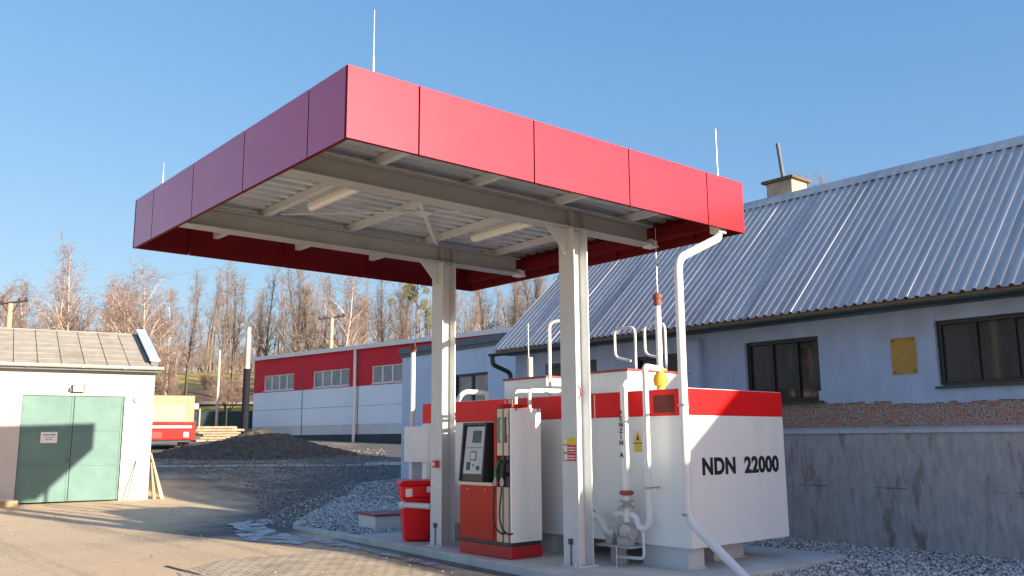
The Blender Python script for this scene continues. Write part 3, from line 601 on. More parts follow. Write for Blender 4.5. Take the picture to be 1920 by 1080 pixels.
# ------------------------------------------------------------------ fuel tank
TX, TY, TW, TL, T0, T1, TR = 5.375, .345, 2.221, 6.159, .23, 2.304, 1.949
tk = thing('fuel_tank', TK(Vector((TX+TW/2,TY+TL/2,0))), 'white box fuel tank with red top band beside the canopy', 'tank')
mb = MB(TK); mb.box(TX,TX+TW,TY,TY+TL,T0,TR,0); mb.box(TX,TX+TW,TY,TY+TL,TR+.0,T1,1)
o = mb.build('shell', [M['tank'], M['tankred']], tk, bevel=.012)
mb = MB(TK); mb.box(TX+.012,TX+TW-.012,TY+.012,TY+TL-.012,T1,T1+.006); mb.build('top_plate', M['white'], tk)
for x0, x1, y0, y1 in ((TX+.03,TX+.42,.42,1.3),(TX+1.0,TX+1.75,.75,1.3),(TX+.03,TX+.42,3.0,3.7),(TX+1.0,TX+1.75,3.0,3.7),(TX+.03,TX+.42,5.4,6.1),(TX+1.0,TX+1.75,5.4,6.1)):
    mb = MB(TK); mb.box(x0,x1,y0,y1,.212,.229); mb.box(x0+.02,x1-.02,y0+.02,y1-.02,.001,.018); mb.box(x0+.03,x1-.03,y0+.05,y1-.05,.018,.212); mb.build('support_block', M['steel'], tk, bevel=.003)
for ys in (2.05,4.1):
    mb = MB(TK); mb.box(TX-.006,TX-.0005,ys-.008,ys+.008,T0+.02,T1-.02); mb.build('weld_seam', M['tank'], tk)
mb = MB(TK); mb.box(TX-.003,TX-.0005,.56,.92,1.99,2.23); mb.build('name_plate', M['plateb'], tk)
lettering('lettering', 'NDN  22000', .293, TK(Vector((5.63,TY-.003,1.17))), (1,0,0), (0,0,1), M['ink'], tk, bold=.012, sx=1.055, spacing=1.05)
for x0,x1,y0,y1 in ((6.02,7.45,1.97,3.0),(6.02,7.45,3.8,4.9)):
    mb = MB(TK); mb.box(x0,x1,y0,y1,T1+.006,2.665); o = mb.build('dome_box', M['cream2'] if 'cream2' in M else M['tank'], tk, bevel=.006)
    mb = MB(TK); mb.box(x0-.025,x1+.025,y0-.025,y1+.025,2.666,2.70); mb.build('lid', M['lidred'], o, bevel=.005)
for ya0, dy in ((3.10,.48),(2.43,.45)):
    x = 7.48; mb = MB(TK); mb.tube([(x,ya0,2.31),(x,ya0,3.56),(x,ya0+dy,3.58),(x,ya0+dy,3.06),(x,ya0+.12,2.98)], .024, .12); mb.build('handrail', M['white'], tk, smooth=True)
# vent with yellow flame arrestor
mb = MB(TK); mb.cyl((5.9,1.23,2.63),(5.9,1.23,3.60),.045,n=16); v = mb.build('vent_pipe', M['white'], tk, smooth=True)
mb = MB(TK); mb.lathe((5.9,1.23,2.31), [(0,.10),(.03,.10),(.035,.06),(.08,.06),(.085,.095),(.12,.095),(.13,.105),(.2,.105),(.21,.09),(.25,.09),(.255,.06),(.29,.06),(.295,.10),(.325,.10)]); mb.build('flame_arrestor', M['yvalve'], v)
mb = MB(TK); mb.lathe((5.9,1.23,3.56), [(0,.05),(.04,.058),(.1,.058),(.11,.07),(.17,.07),(.2,.02)]); mb.build('vent_cap', M['brown'], v)
mb = MB(TK); mb.cyl((5.93,1.25,3.7),(5.93,1.25,4.75),.006,.004,n=8); mb.build('lightning_rod', M['rod'], tk)
# rear vents
mb = MB(TK); mb.cyl((6.5,4.75,2.70),(6.5,4.75,3.10),.05,n=16); v = mb.build('vent_pipe', M['cream'], tk, smooth=True)
mb = MB(TK); mb.cyl((6.5,4.79,3.1),(6.5,4.79,3.72),.008,.006,n=8); mb.build('lightning_rod', M['rod'], tk)
mb = MB(TK); mb.tube([(5.9,3.58,2.31),(5.9,3.58,3.56),(6.05,3.35,3.60)], .03, .1); mb.build('vent_pipe', M['white'], tk, smooth=True)
mb = MB(TK); mb.tube([(6.0,5.35,2.31),(6.0,5.35,2.48),(5.6,5.55,2.5),(5.5,5.6,2.31)], .045, .1); mb.build('fill_pipe', M['white'], tk, smooth=True)
# pipes down the long face
mb = MB(TK); mb.tube([(5.62,1.20,2.31),(5.62,1.20,2.43),(5.17,1.28,2.43),(5.17,1.28,.98)], .052, .13, n=16); p1 = mb.build('suction_pipe', M['white'], tk, smooth=True)
for i, ch in enumerate('BENZIN A'):
    if ch != ' ': lettering('lettering', ch, .085, TK(Vector((5.113,1.302,1.97-i*.082))), (0,-1,0), (0,0,1), M['ink'], p1, bold=.003, align='CENTER')
mb = MB(TK); mb.tube([(5.9,1.21,2.635),(5.17,.88,2.62),(5.17,.88,.50),(5.17,1.06,.44),(5.17,1.12,.63),(5.17,1.50,.63)], .042, .09, n=14); p2 = mb.build('filling_pipe', M['white'], tk, smooth=True)
mb = MB(TK); mb.lathe((5.17,1.44,.63), [(0,.07),(.02,.07),(.02,.05),(.04,.05),(.04,.075),(.065,.075)], (0,1,0)); mb.build('flange', M['white'], p2)
mb = MB(TK); mb.tube([(5.17,1.0,.46),(5.17,1.0,.10),(5.17,1.5,.085)], .018, .06); mb.build('drain_pipe', M['white'], p2, smooth=True)
mb = MB(TK); mb.box(5.11,5.374,.86,.90,.985,1.005); mb.lathe((5.17,.88,.98),[(0,.05),(.03,.05)]); mb.build('clamp', M['metal'], p2)
mb = MB(TK); mb.box(TX-.004,TX-.0005,1.14,1.31,1.46,1.77); sg = mb.build('warning_sign', M['paper'], tk)
mb = MB(TK); mb.prism([(TX-.006,1.15,1.60),(TX-.006,1.30,1.60),(TX-.006,1.225,1.75)], (.0015,0,0)); mb.build('triangle', M['yellow'], sg)
mb = MB(TK); mb.box(TX-.0065,TX-.0045,1.16,1.29,1.47,1.565); mb.build('caption', M['yellow'], sg)
mb = MB(TK); mb.box(TX-.0065,TX-.0045,1.145,1.305,1.575,1.590); mb.prism([(TX-.008,1.205,1.625),(TX-.008,1.245,1.625),(TX-.008,1.225,1.71)], (.001,0,0)); mb.build('mark', M['ink'], sg)

# pump set in front of the tank
t = thing('fuel_pump', TK(Vector((5.1,1.4,0))), 'small grey cast pump with pipe flanges at the foot of the tank', 'pump')
mb = MB(TK); mb.box(5.0,5.34,1.10,1.72,.20,.222); mb.box(5.16,5.30,1.42,1.60,.001,.2); mb.build('stand', M['beam'], t, bevel=.003)
mb = MB(TK); mb.lathe((5.17,1.16,.40), [(0,.05),(.02,.05),(.021,.095),(.045,.095),(.046,.07),(.09,.10),(.15,.115),(.20,.10),(.23,.07),(.231,.10),(.255,.10),(.256,.06),(.34,.06)], (0,1,0), n=20); mb.box(5.1,5.24,1.22,1.42,.223,.33); mb.build('pump_body', M['castgrey'], t, smooth=True)
mb = MB(TK); mb.cyl((5.17,1.50,.38),(5.17,1.68,.38),.062,n=18); mb.box(5.12,5.22,1.53,1.65,.223,.33); mb.build('motor', M['castgrey'], t)
mb = MB(TK); mb.cyl((5.17,1.28,.53),(5.17,1.28,.98),.05,n=16); vb = mb.build('valve_pipe', M['white'], t, smooth=True)
mb = MB(TK); mb.lathe((5.17,1.28,.72), [(0,.10),(.022,.10),(.022,.055),(.075,.055),(.075,.10),(.097,.10)]); mb.build('flange', M['metal'], vb)
mb = MB(TK); mb.lathe((5.17,1.28,.885), [(0,.07),(.015,.10),(.05,.10),(.065,.07)]); mb.build('handwheel', M['lidred'], vb)
mb = MB(TK); mb.tube([(5.17,1.98,.58),(5.17,1.80,.56),(5.15,1.68,.38),(5.15,1.50,.36)], .055, .12, n=14); mb.build('delivery_pipe', M['white'], t, smooth=True)
mb = MB(TK); mb.lathe((5.17,1.94,.575), [(0,.085),(.025,.085)], (0,1,0)); mb.build('flange', M['metal'], t)
mb = MB(TK); mb.cyl((4.96,1.30,.001),(4.96,1.30,.22),.007,n=8); mb.build('earth_rod', M['rod'], t)

# ------------------------------------------------------------------ dispenser
d0 = thing('fuel_dispenser', (4.44,3.12,0), 'red and white fuel dispenser with two hoses on the pad', 'fuel pump')
mb = MB(); mb.box(4.15,4.74,2.53,3.72,.001,.17); mb.build('plinth', M['plinthred'], d0, bevel=.012)
mb = MB(); mb.box(4.18,4.72,2.56,3.70,.171,.225); mb.build('recess', M['charcoal'], d0)
mb = MB(); mb.box(4.155,4.735,2.93,3.72,.226,.985); rc = mb.build('lower_cabinet', M['dispred'], d0, bevel=.008)
for yy in (3.12,3.53): mb = MB(); mb.cyl((4.152,yy,.93),(4.158,yy,.93),.012,n=10); mb.build('lock', M['cream'], rc)
mb = MB(); mb.box(4.13,4.735,2.92,3.735,.987,1.035); mb.build('ledge', M['cream'], d0, bevel=.004)
mb = MB(); mb.box(4.17,4.73,2.86,2.925,.226,2.09); mb.box(4.22,4.73,2.80,2.93,2.092,2.16); mb.build('red_post', M['dispred'], d0, bevel=.005)
# payment terminal, leaning face
TY_ = lambda p: Vector((p.x, 3.15+(p.y-2.965)*.745, p.z))
tm = MB(TY_); tm.prism([(4.16,3.0,1.037),(4.16,3.0,1.13),(4.25,3.0,1.86),(4.50,3.0,1.86),(4.50,3.0,1.037)], (0,.69,0)); tm = tm.build('payment_terminal', M['charcoal'], d0, bevel=.01)
def face(u0, u1, z0, z1, d=.004, t=.004):   # on the leaning face
    def P(u, z, dd): k = (z-1.13)/.73; return (4.16+.09*k-dd, u, z)
    m_ = MB(TY_); m_.hexa([P(u0,z0,d),P(u1,z0,d),P(u1,z1,d),P(u0,z1,d)], [P(u0,z0,d-t),P(u1,z0,d-t),P(u1,z1,d-t),P(u0,z1,d-t)]); return m_
face(3.04,3.63,1.15,1.84,.005,.005).build('front_panel', M['lightgrey'], tm)
face(3.14,3.42,1.60,1.78,.008,.003).build('screen', M['screen'], tm)
face(3.07,3.60,1.525,1.533,.0075,.002).build('panel_seam', M['charcoal'], tm)
face(3.25,3.44,1.345,1.475,.010,.004).build('display_frame', M['charcoal'], tm)
face(3.27,3.42,1.36,1.46,.0125,.002).build('note_slot', M['cream'], tm)
face(3.42,3.54,1.20,1.32,.010,.004).build('receipt_slot', M['charcoal'], tm)
face(3.12,3.22,1.205,1.265,.010,.004).build('card_reader', M['charcoal'], tm)
face(3.30,3.34,1.26,1.29,.010,.004).build('keyhole', M['charcoal'], tm)
face(3.12,3.20,1.30,1.36,.010,.004).build('keypad', M['lightgrey'], tm)
mb = MB(TY_); mb.hexa([(4.13,2.965,1.04),(4.5,2.965,1.04),(4.5,2.999,1.04),(4.13,2.999,1.04)],[(4.215,2.965,1.90),(4.5,2.965,1.90),(4.5,2.999,1.90),(4.215,2.999,1.90)])
mb.hexa([(4.13,3.691,1.04),(4.5,3.691,1.04),(4.5,3.73,1.04),(4.13,3.73,1.04)],[(4.215,3.691,1.90),(4.5,3.691,1.90),(4.5,3.73,1.90),(4.215,3.73,1.90)]); mb.box(4.215,4.5,3.0,3.69,1.862,1.90); mb.build('hood', M['charcoal'], tm)
mb = MB(); mb.box(4.36,4.5,2.935,3.145,1.04,1.86); mb.build('side_cheek', M['fascia_in'], d0)
mb = MB(); mb.box(4.51,4.73,2.99,3.72,1.04,1.92); mb.build('rear_cabinet', M['white'], d0, bevel=.006)
# hose towers
mb = MB(); mb.box(4.22,4.72,2.55,2.855,.226,2.085); mb.build('core', M['black'], d0)
for i, (y0, y1, lab, txt) in enumerate(((2.735,2.845,'greenlabel','NATURAL'),(2.60,2.69,'darklabel','NAFTA'))):
    mb = MB(); mb.box(4.155,4.219,y0,y1,.226,.98); mb.build('lower_tower', M['cream'], d0, bevel=.005)
    mb = MB(); mb.box(4.165,4.219,y0,y1,1.42,2.085); tw = mb.build('upper_tower', M['cream'], d0, bevel=.005)
    mb = MB(); mb.box(4.1605,4.1645,y0+.02,y1-.015,1.60,1.96); lb = mb.build('grade_label', M[lab], tw)
    lettering('lettering', txt, .068, (4.159,(y0+y1)/2-.018,1.93), (0,0,-1), (0,-1,0), M['paper'], lb, bold=.002, depth=.0008)
    mb = MB(); mb.box(4.205,4.219,y0,y1,.99,1.41); mb.build('nozzle_niche', M['charcoal'], tw)
    yc = (y0+y1)/2+.01
    mb = MB(); mb.tube([(4.20,yc,1.16),(4.13,yc,1.14),(4.10,yc+.01,1.19),(4.14,yc+.01,1.31),(4.19,yc+.01,1.345)], .024, .03); mb.box(4.09,4.13,yc-.02,yc+.03,1.10,1.2)
    nz = mb.build('nozzle', M['green'] if i == 0 else M['black'], d0, smooth=True)
    mb = MB(); mb.tube([(4.10,yc,1.12),(4.07,yc+.01,1.06),(4.08,yc+.02,1.0),(4.13,yc,1.05)], .008, .03); mb.cyl((4.10,yc,1.12),(4.10,yc,1.00),.014,n=8); mb.build('trigger_guard', M['lightgrey'], nz)
    mb = MB(); mb.tube([(4.10,yc,1.0),(4.085,yc+.03,.8),(4.07,yc+.03,.55),(4.08,yc-.03,.40),(4.12,yc-.12,.34),(4.16,yc-.16,.36)], .012, .14, n=10); mb.build('hose', M['rubber'], d0, smooth=True)
mb = MB(); mb.box(4.175,4.735,2.532,2.549,.226,2.085); mb.prism([(4.16,2.549,.226),(4.16,2.549,2.085),(4.175,2.532,2.085),(4.175,2.532,.226)][::-1], (.003,.0,0)); sp = mb.build('side_panel', M['tank'], d0, bevel=.006)
for xx in (4.26,4.68): mb = MB(); mb.box(xx-.015,xx+.015,2.526,2.5315,2.055,2.078); mb.build('panel_latch', M['charcoal'], sp)

for yy in (2.93,2.62):
    mb = MB(); mb.tube([(4.6,yy,2.09),(4.6,yy,2.36),(5.6,yy,2.38),(5.6,yy,2.27)], .026, .06); mb.build('supply_pipe', M['white'], d0, smooth=True)
mb = MB(); mb.cyl((4.6,3.05,2.09),(4.6,3.05,2.24),.03); mb.build('conduit', M['lightgrey'], d0)

# ------------------------------------------------------------------ bin
t = thing('wheelie_bin', (4.62,5.35,0), 'red plastic wheelie bin standing beside the rear column', 'bin')
def rot_fr(o, a): 
    o = Vector(o); c, s_ = math.cos(a), math.sin(a)
    return lambda p: o+Vector((c*p.x-s_*p.y, s_*p.x+c*p.y, p.z))
_bf = rot_fr((4.60,5.52,0), R(-28)); bf = lambda p: _bf(Vector((p.x*1.08,p.y*1.16,p.z*1.01)))
mb = MB(bf); mb.hexa([(-.20,-.22,.02),(.20,-.22,.02),(.20,.22,.02),(-.20,.22,.02)], [(-.25,-.27,.70),(.27,-.27,.70),(.27,.27,.70),(-.25,.27,.70)])
mb.hexa([(-.255,-.275,.70),(.275,-.275,.70),(.275,.275,.70),(-.255,.275,.70)], [(-.27,-.285,.90),(.29,-.285,.90),(.29,.285,.90),(-.27,.285,.90)]); mb.build('body', M['bin'], t, bevel=.025)
mb = MB(bf); mb.box(-.30,.31,-.30,.30,.905,.93); mb.hexa([(-.29,-.29,.93),(.30,-.29,.93),(.30,.29,.93),(-.29,.29,.93)], [(-.24,-.25,.975),(.26,-.25,.975),(.26,.25,.975),(-.24,.25,.975)]); mb.box(-.33,-.30,-.2,.2,.895,.92); mb.build('lid', M['bin'], t, bevel=.012)
mb = MB(bf); mb.tube([(.29,-.22,.86),(.36,-.22,.88),(.36,.22,.88),(.29,.22,.86)], .016, .03); mb.build('handle', M['bin'], t, smooth=True)
for sy in (-.29,.25):
    mb = MB(bf); mb.cyl((.26,sy,.10),(.26,sy+.045,.10),.10,n=20); mb.build('wheel', M['rubber'], t)
for x0, x1, z0, z1, yo in ((-.20,-.10,.72,.85,-.281),(.12,.22,.79,.88,-.287)):
    mb = MB(bf); mb.box(x0,x1,yo-.010,yo,z0,z1); mb.build('sticker', M['paper'], t)
t = thing('grey_guard_pipe', (4.3,4.9,.6), 'short grey pipe with round cap held across the red bin', 'pipe')
mb = MB(); mb.cyl((4.20,5.30,.605),(4.31,4.70,.605),.045,n=16); mb.build('pipe', M['steel'], t, smooth=True)
mb = MB(); mb.lathe((4.19,5.29,.605), [(0,.06),(.03,.065),(.06,.05)], (-.18,.98,0)); mb.build('cap', M['whitetrim'], t, smooth=True)
# manhole box
t = thing('manhole_box', (5.6,8.2,-.06), 'low white box with dark red lid in the gravel island', 'box')
mf = rot_fr((5.78,8.35,-.08), R(-8))
mb = MB(mf); mb.box(-.40,.42,-.42,.42,.0,.27); mb.build('body', M['white'], t, bevel=.006)
mb = MB(mf); mb.box(-.44,.46,-.46,.46,.271,.31); mb.build('lid', M['lidred'], t, bevel=.006)
# electrical cabinet with pole
t = thing('electrical_cabinet', (5.15,6.2,0), 'white cabinet on legs at the far end of the tank', 'cabinet')
mb = MB(); mb.box(5.02,5.34,5.72,6.56,1.26,1.89); mb.build('body', M['white'], t, bevel=.008)
mb = MB(); mb.box(5.012,5.019,5.77,6.51,1.30,1.85); mb.build('door', M['white'], t, bevel=.003)
mb = MB(); mb.box(5.06,5.30,5.80,5.90,.001,1.259); mb.box(5.06,5.30,6.36,6.46,.001,1.259); mb.build('leg', M['steel'], t)
t = thing('vent_pole', (5.2,6.66,0), 'white vent pole with lightning rod behind the cabinet', 'pole')
mb = MB(); mb.cyl((5.25,6.64,0),(5.25,6.64,3.28),.045,n=16); mb.build('pipe', M['white'], t, smooth=True)
mb = MB(); mb.lathe((5.25,6.64,3.26), [(0,.05),(.04,.06),(.1,.06),(.13,.02)]); mb.build('vent_cap', M['brown'], t)
mb = MB(); mb.cyl((5.25,6.58,3.35),(5.25,6.58,4.1),.008,.006,n=8); mb.build('lightning_rod', M['rod'], t)

# ------------------------------------------------------------------ workshop on the right
wx = 9.7; wk = thing('workshop_building', (12.5,0,0), 'long pale workshop with ribbed metal roof behind the tank', 'building')
wf = frame((wx,0,0), (0,1,0), (-1,0,0))     # u = y, depth outwards = -x
Y0, Y1 = -10.5, 8.9
WN = [(-3.2,-1.05,2.40,3.40,4),(.93,2.42,2.26,3.36,3),(3.75,5.1,2.3,3.3,2),(6.2,7.85,2.5,3.34,3)]
mb = MB(wf); wall_holes(mb, Y0, Y1, 2.42, 3.78, -.3, 0, [(a,b,max(c,2.42),d) for a,b,c,d,_ in WN])
# irregular lower edge of the plaster
yy = Y0; q = random.Random(3)
zc = 2.2
while yy < Y1:
    st = q.uniform(.05,.16); ye = min(yy+st, Y1); zc = 2.19+.035*math.sin(yy*1.3)+q.uniform(-.025,.025)
    mid = (yy+ye)/2; cut = any(a-.02 < mid < b+.02 and c < 2.35 for a,b,c,d,_ in WN); zt_ = min([c for a,b,c,d,_ in WN if a-.001 < mid < b+.001]+[2.42])
    if not cut: mb.box(yy, ye, -.03, 0, zc, min(2.42, zt_))
    yy = ye
mb.build('plaster_wall', M['plaster'], wk)
mb = MB(wf); wall_holes(mb, Y0, Y1, 1.80, 2.421, -.3, -.032, [(a,b,c,2.421) for a,b,c,d,_ in WN if c < 2.42]); mb.build('brick_band', M['brick'], wk)
mb = MB(wf); mb.box(Y0, Y1, -.3, .085, -.4, 1.70); mb.build('concrete_base', M['wallconc'], wk)
mb = MB(wf); q = random.Random(21); yy = -6.
while yy < 8.5:
    st = q.uniform(.1,.7)
    if q.random() < .7: mb.box(yy, yy+st, .0851, .0868, .846+q.uniform(-.004,.004), .852+q.uniform(0,.008))
    yy += st+q.uniform(.02,.2)
mb.build('day_joint', M['joint'], wk)
mb = MB(wf); mb.prism([(Y0,.115,1.70),(Y0,.115,1.76),(Y0,-.03,1.80),(Y0,-.3,1.80),(Y0,-.3,1.70)], (Y1-Y0,0,0)); mb.build('ledge', M['ledge'], wk, bevel=.008)
for a,b_,c,d,n_ in WN: window(wf, a, b_, c, d, n_, wk, M['frame'], M['glass'], M['greengutter'], dp=-.12, fw=.07, mull=.11)
mb = MB(wf); mb.box(3.36,3.70,.001,.14,1.81,3.5); mb.build('duct', M['plaster'], wk, bevel=.01)
# gables and rear wall
for yg in (Y0+.01, Y1-.26):
    mb = MB(); mb.prism([(wx+.3,yg,-.3),(15.3,yg,-.3),(15.3,yg,3.7),(12.5,yg,6.6),(wx+.3,yg,3.75)], (0,.25,0)); mb.build('gable_wall', M['plaster'], wk)
mb = MB(); mb.box(15.0,15.3,Y0+.3,Y1-.3,-.3,3.7); mb.build('rear_wall', M['plaster'], wk)
# ribbed roof: trapezoid sheets
ex, ez, rx_, rz = 9.2, 3.72, 12.5, 6.79
sl_ = Vector((rx_-ex,0,rz-ez)); nrm = Vector((-sl_.z,0,sl_.x)).normalized()
pr = []; pitch = .167; yv = Y0-.2
k = 0
while yv < 9.12:
    pr += [(yv,0),(yv+.085,0),(yv+.099,.038),(yv+.147,.038)]; yv += pitch
pr.append((yv,0)); pr = [(min(a,9.16),h) for a,h in pr]
NS = 14; vs = []; fs = []
for j in range(NS+1):
    f_ = j/NS
    for i, (a,h) in enumerate(pr):
        sheet_id = int((a+20)//1.002); jit = .003*math.sin(f_*3+sheet_id*2.1)
        p = Vector((ex,a,ez))+sl_*f_+nrm*(h+jit+(.003 if sheet_id % 2 else 0)); vs.append(p)
n_ = len(pr)
mb = MB(); mb.v = vs; mb.f = [(j*n_+i, j*n_+i+1, (j+1)*n_+i+1, (j+1)*n_+i) for j in range(NS) for i in range(n_-1)]; mb.fm = [0]*len(mb.f)
rf = mb.build('roof', M['zinc'], wk)
sd = rf.modifiers.new('thick', 'SOLIDIFY'); sd.thickness = .004; sd.offset = -1
mb = MB(); mb.hexa([(rx_,Y0-.2,rz),(15.9,Y0-.2,3.6),(15.9,9.16,3.6),(rx_,9.16,rz)], [(rx_,Y0-.2,rz+.03),(15.92,Y0-.2,3.63),(15.92,9.16,3.63),(rx_,9.16,rz+.03)]); mb.build('rear_roof', M['zinc'], wk)
mb = MB(); mb.prism([(rx_-.22,Y0-.2,rz-.13),(rx_,Y0-.2,rz+.075),(rx_+.2,Y0-.2,rz-.1),(rx_+.2,Y0-.2,rz-.115),(rx_,Y0-.2,rz+.055),(rx_-.22,Y0-.2,rz-.15)], (0,9.4-Y0,0)); mb.build('ridge_cap', M['zinc'], wk)
mb = MB(); mb.hexa([(9.26,Y0,3.66),(9.72,Y0,4.08),(9.72,9.1,4.08),(9.26,9.1,3.66)], [(9.24,Y0,3.70),(9.70,Y0,4.12),(9.70,9.1,4.12),(9.24,9.1,3.70)]); mb.build('soffit', M['wood'], wk)
mb = MB(); mb.box(9.27,9.69,Y0,9.05,3.62,3.65); mb.box(9.255,9.275,Y0,9.1,3.6,3.71); mb.build('eaves_board', M['darktrim'], wk)
# half-round gutter
gp = [(9.17+.075*math.cos(a)*1., 3.655+.075*math.sin(a)) for a in [math.pi+math.pi*i/10 for i in range(11)]]
gp2 = [(9.17+.068*math.cos(a), 3.655+.068*math.sin(a)) for a in [math.pi+math.pi*i/10 for i in range(11)]][::-1]
mb = MB(); mb.prism([(x,Y0,z) for x,z in gp+gp2], (0,9.2-Y0,0)); mb.build('gutter', M['greengutter'], wk)
mb = MB(); mb.tube([(9.17,9.12,3.60),(9.17,9.12,3.40),(9.64,9.02,3.22),(9.64,9.0,2.9),(9.64,9.0,.0)], .055, .1); mb.build('downspout', M['greengutter'], wk, smooth=True)
# chimney
mb = MB(); mb.box(12.55,13.15,2.98,3.62,6.2,7.18); ch = mb.build('chimney', M['chimney'], wk, bevel=.015)
mb = MB(); mb.box(12.47,13.23,2.90,3.70,7.182,7.245); mb.build('cap', M['capbrown'], ch, bevel=.012)
mb = MB(); mb.tube([(12.8,3.33,7.27),(12.76,3.40,8.12)], .045, n=14); mb.build('flue', M['darktrim'], ch)
t = thing('ochre_wall_plate', (9.68,-.54,2.9), 'square ochre metal plate screwed to the workshop wall', 'plate')
mb = MB(wf); mb.box(-.74,-.34,.001,.012,2.61,3.19); mb.build('plate', M['ochre'], t, bevel=.003)
mb = MB(wf)
for u_, z_ in ((-.70,2.66),(-.38,2.65),(-.70,3.15),(-.38,3.15)): mb.cyl((u_,.012,z_),(u_,.022,z_),.014,n=8)
mb.build('bolt', M['ink'], t)

# ------------------------------------------------------------------ annex behind
ax = thing('annex_building', (15,14,0), 'blue grey rendered annex with dark roof edge behind the tank', 'building')
af = frame((13.1,0,0), (0,1,0), (-1,0,0))
mb = MB(af); wall_holes(mb, 9.3, 19.0, -.3, 4.5, -.3, 0, [(14.2,15.95,2.7,3.72)]); mb.build('wall', M['annexplaster'], ax)
mb = MB(); mb.box(13.4,20,18.7,19.0,-.3,4.5); mb.box(13.4,20,9.3,9.6,-.3,4.5); mb.box(19.7,20,9.6,18.7,-.3,4.5); mb.build('side_wall', M['annexplaster'], ax)
mb = MB(); mb.box(13.0,20.1,9.2,19.1,4.62,4.83); mb.build('roof', M['darktrim'], ax)
mb = MB(); mb.box(13.05,20.05,9.25,19.05,4.501,4.619); mb.build('fascia_board', M['darktrim'], ax)
window(af, 14.2, 15.95, 2.7, 3.72, 2, ax, M['frame'], M['glass2'], M['ledge'], dp=-.12, fw=.07, mull=.1)

# ------------------------------------------------------------------ red and pale hall
h0 = Vector((21.0,48.95,0)); hu = Vector((2.15,-14.5,0)).normalized(); hn = Vector((-14.5,-2.15,0)).normalized()
hl = thing('industrial_hall', (23,40,1.4), 'low industrial hall, red upper band over pale cladding, strip windows', 'building')
hf = frame(h0, hu, hn); HL = 27.0
wins = [(1.15,4.5),(6.5,10.05),(12.1,15.6),(17.6,21.1)]
mb = MB(hf); wall_holes(mb, 0, HL, 4.78, 7.06, -.3, 0, [(a,b_,4.86,5.88) for a,b_ in wins]); mb.build('red_band', M['hallred'], hl)
mb = MB(hf); mb.box(0,HL,-.3,.01,2.56,3.62); mb.box(0,HL,-.3,.01,3.64,4.775); o = mb.build('pale_cladding', M['hallblue'], hl)
mb = MB(hf); mb.box(0,HL,-.3,-.01,2.0,2.555); mb.build('grey_plinth', M['hallgrey'], hl)
mb = MB(hf); mb.box(0,HL,-.3,-.04,.4,1.995); mb.build('dark_base', M['dark'], hl)
for u_ in (5.45,10.9,16.4):
    mb = MB(hf); mb.box(u_-.03,u_+.03,.012,.02,2.0,7.0); mb.build('panel_seam', M['darktrim'], hl)
mb = MB(hf); mb.box(-.15,HL+.1,-12,.22,7.06,7.17); mb.box(-.15,HL+.1,.14,.24,6.92,7.059); mb.build('roof_edge', M['whitetrim'], hl)
mb = MB(hf); mb.box(0,.3,-12,-.301,.4,7.0); mb.box(HL-.3,HL,-12,-.301,.4,7.0); mb.build('side_wall', M['hallblue'], hl)
for a,b_ in wins: window(hf, a, b_, 4.86, 5.88, 4, hl, M['whitetrim'], M['glass2'], M['whitetrim'], dp=-.1, fw=.07, mull=.1, sill=.05)
mb = MB(hf); mb.tube([(10.75,.16,6.9),(10.75,.16,1.3)], .085, n=12); mb.build('downpipe', M['whitetrim'], hl, smooth=True)

# ------------------------------------------------------------------ garage on the left
gu = Vector((-.986,.167,0)); gn = Vector((-.167,-.986,0)); ga = thing('garage_building', (0,23,0), 'white garage with green metal double door and grey pitched roof', 'garage')
gf = frame((5.0,20.12,0), gu, gn); GL = 10.5
mb = MB(gf); wall_holes(mb, 0, GL, -.3, 3.72, -.3, 0, [(.80,3.45,-.3,2.98)]); mb.build('front_wall', M['garage'], ga, bevel=.0)
mb = MB(gf); mb.prism([(0,-.301,-.3),(0,-6.4,-.3),(0,-6.4,3.7),(0,-3.3,5.0),(0,-.301,3.85)], (.28,0,0)); mb.build('side_wall', M['garage'], ga)
mb = MB(gf); mb.prism([(GL-.28,-.301,-.3),(GL-.28,-6.4,-.3),(GL-.28,-6.4,3.7),(GL-.28,-3.3,5.0),(GL-.28,-.301,3.85)], (.28,0,0)); mb.box(.29,GL-.29,-6.4,-6.1,-.3,3.7); mb.build('rear_wall', M['garage'], ga)
# slate roof in courses
mb = MB(gf); q = random.Random(5)
NR = 7
for r_ in range(NR):
    f0 = r_/NR; f1 = (r_+1)/NR+.02
    d0_, z0_ = .34-3.64*f0, 3.83+1.36*f0; d1_, z1_ = .34-3.64*f1, 3.83+1.36*f1
    u_ = .16
    while u_ < GL+.2:
        ue = min(u_+.6, GL+.2); us = max(u_, .16)
        if ue-us > .05:
            jz = q.uniform(0,.008)
            mb.hexa([(us+.012,d0_,z0_+jz),(ue-.012,d0_,z0_+jz),(ue-.012,d1_,z1_+jz-.008),(us+.012,d1_,z1_+jz-.008)], [(us+.012,d0_,z0_+.010+jz),(ue-.012,d0_,z0_+.010+jz),(ue-.012,d1_,z1_+jz),(us+.012,d1_,z1_+jz)])
        u_ += .6
mb.build('roof', M['asbestos'], ga)
mb = MB(gf); mb.hexa([(.1,.34,3.79),(GL+.2,.34,3.79),(GL+.2,-3.3,5.15),(.1,-3.3,5.15)], [(.1,.34,3.822),(GL+.2,.34,3.822),(GL+.2,-3.3,5.182),(.1,-3.3,5.182)]); mb.build('roof_felt', M['darktrim'], ga)
mb = MB(gf); mb.hexa([(.0,-3.3,5.19),(GL+.2,-3.3,5.19),(GL+.2,-6.9,3.7),(.0,-6.9,3.7)], [(.0,-3.3,5.215),(GL+.2,-3.3,5.215),(GL+.2,-6.9,3.73),(.0,-6.9,3.73)]); mb.build('rear_roof', M['asbestos'], ga)
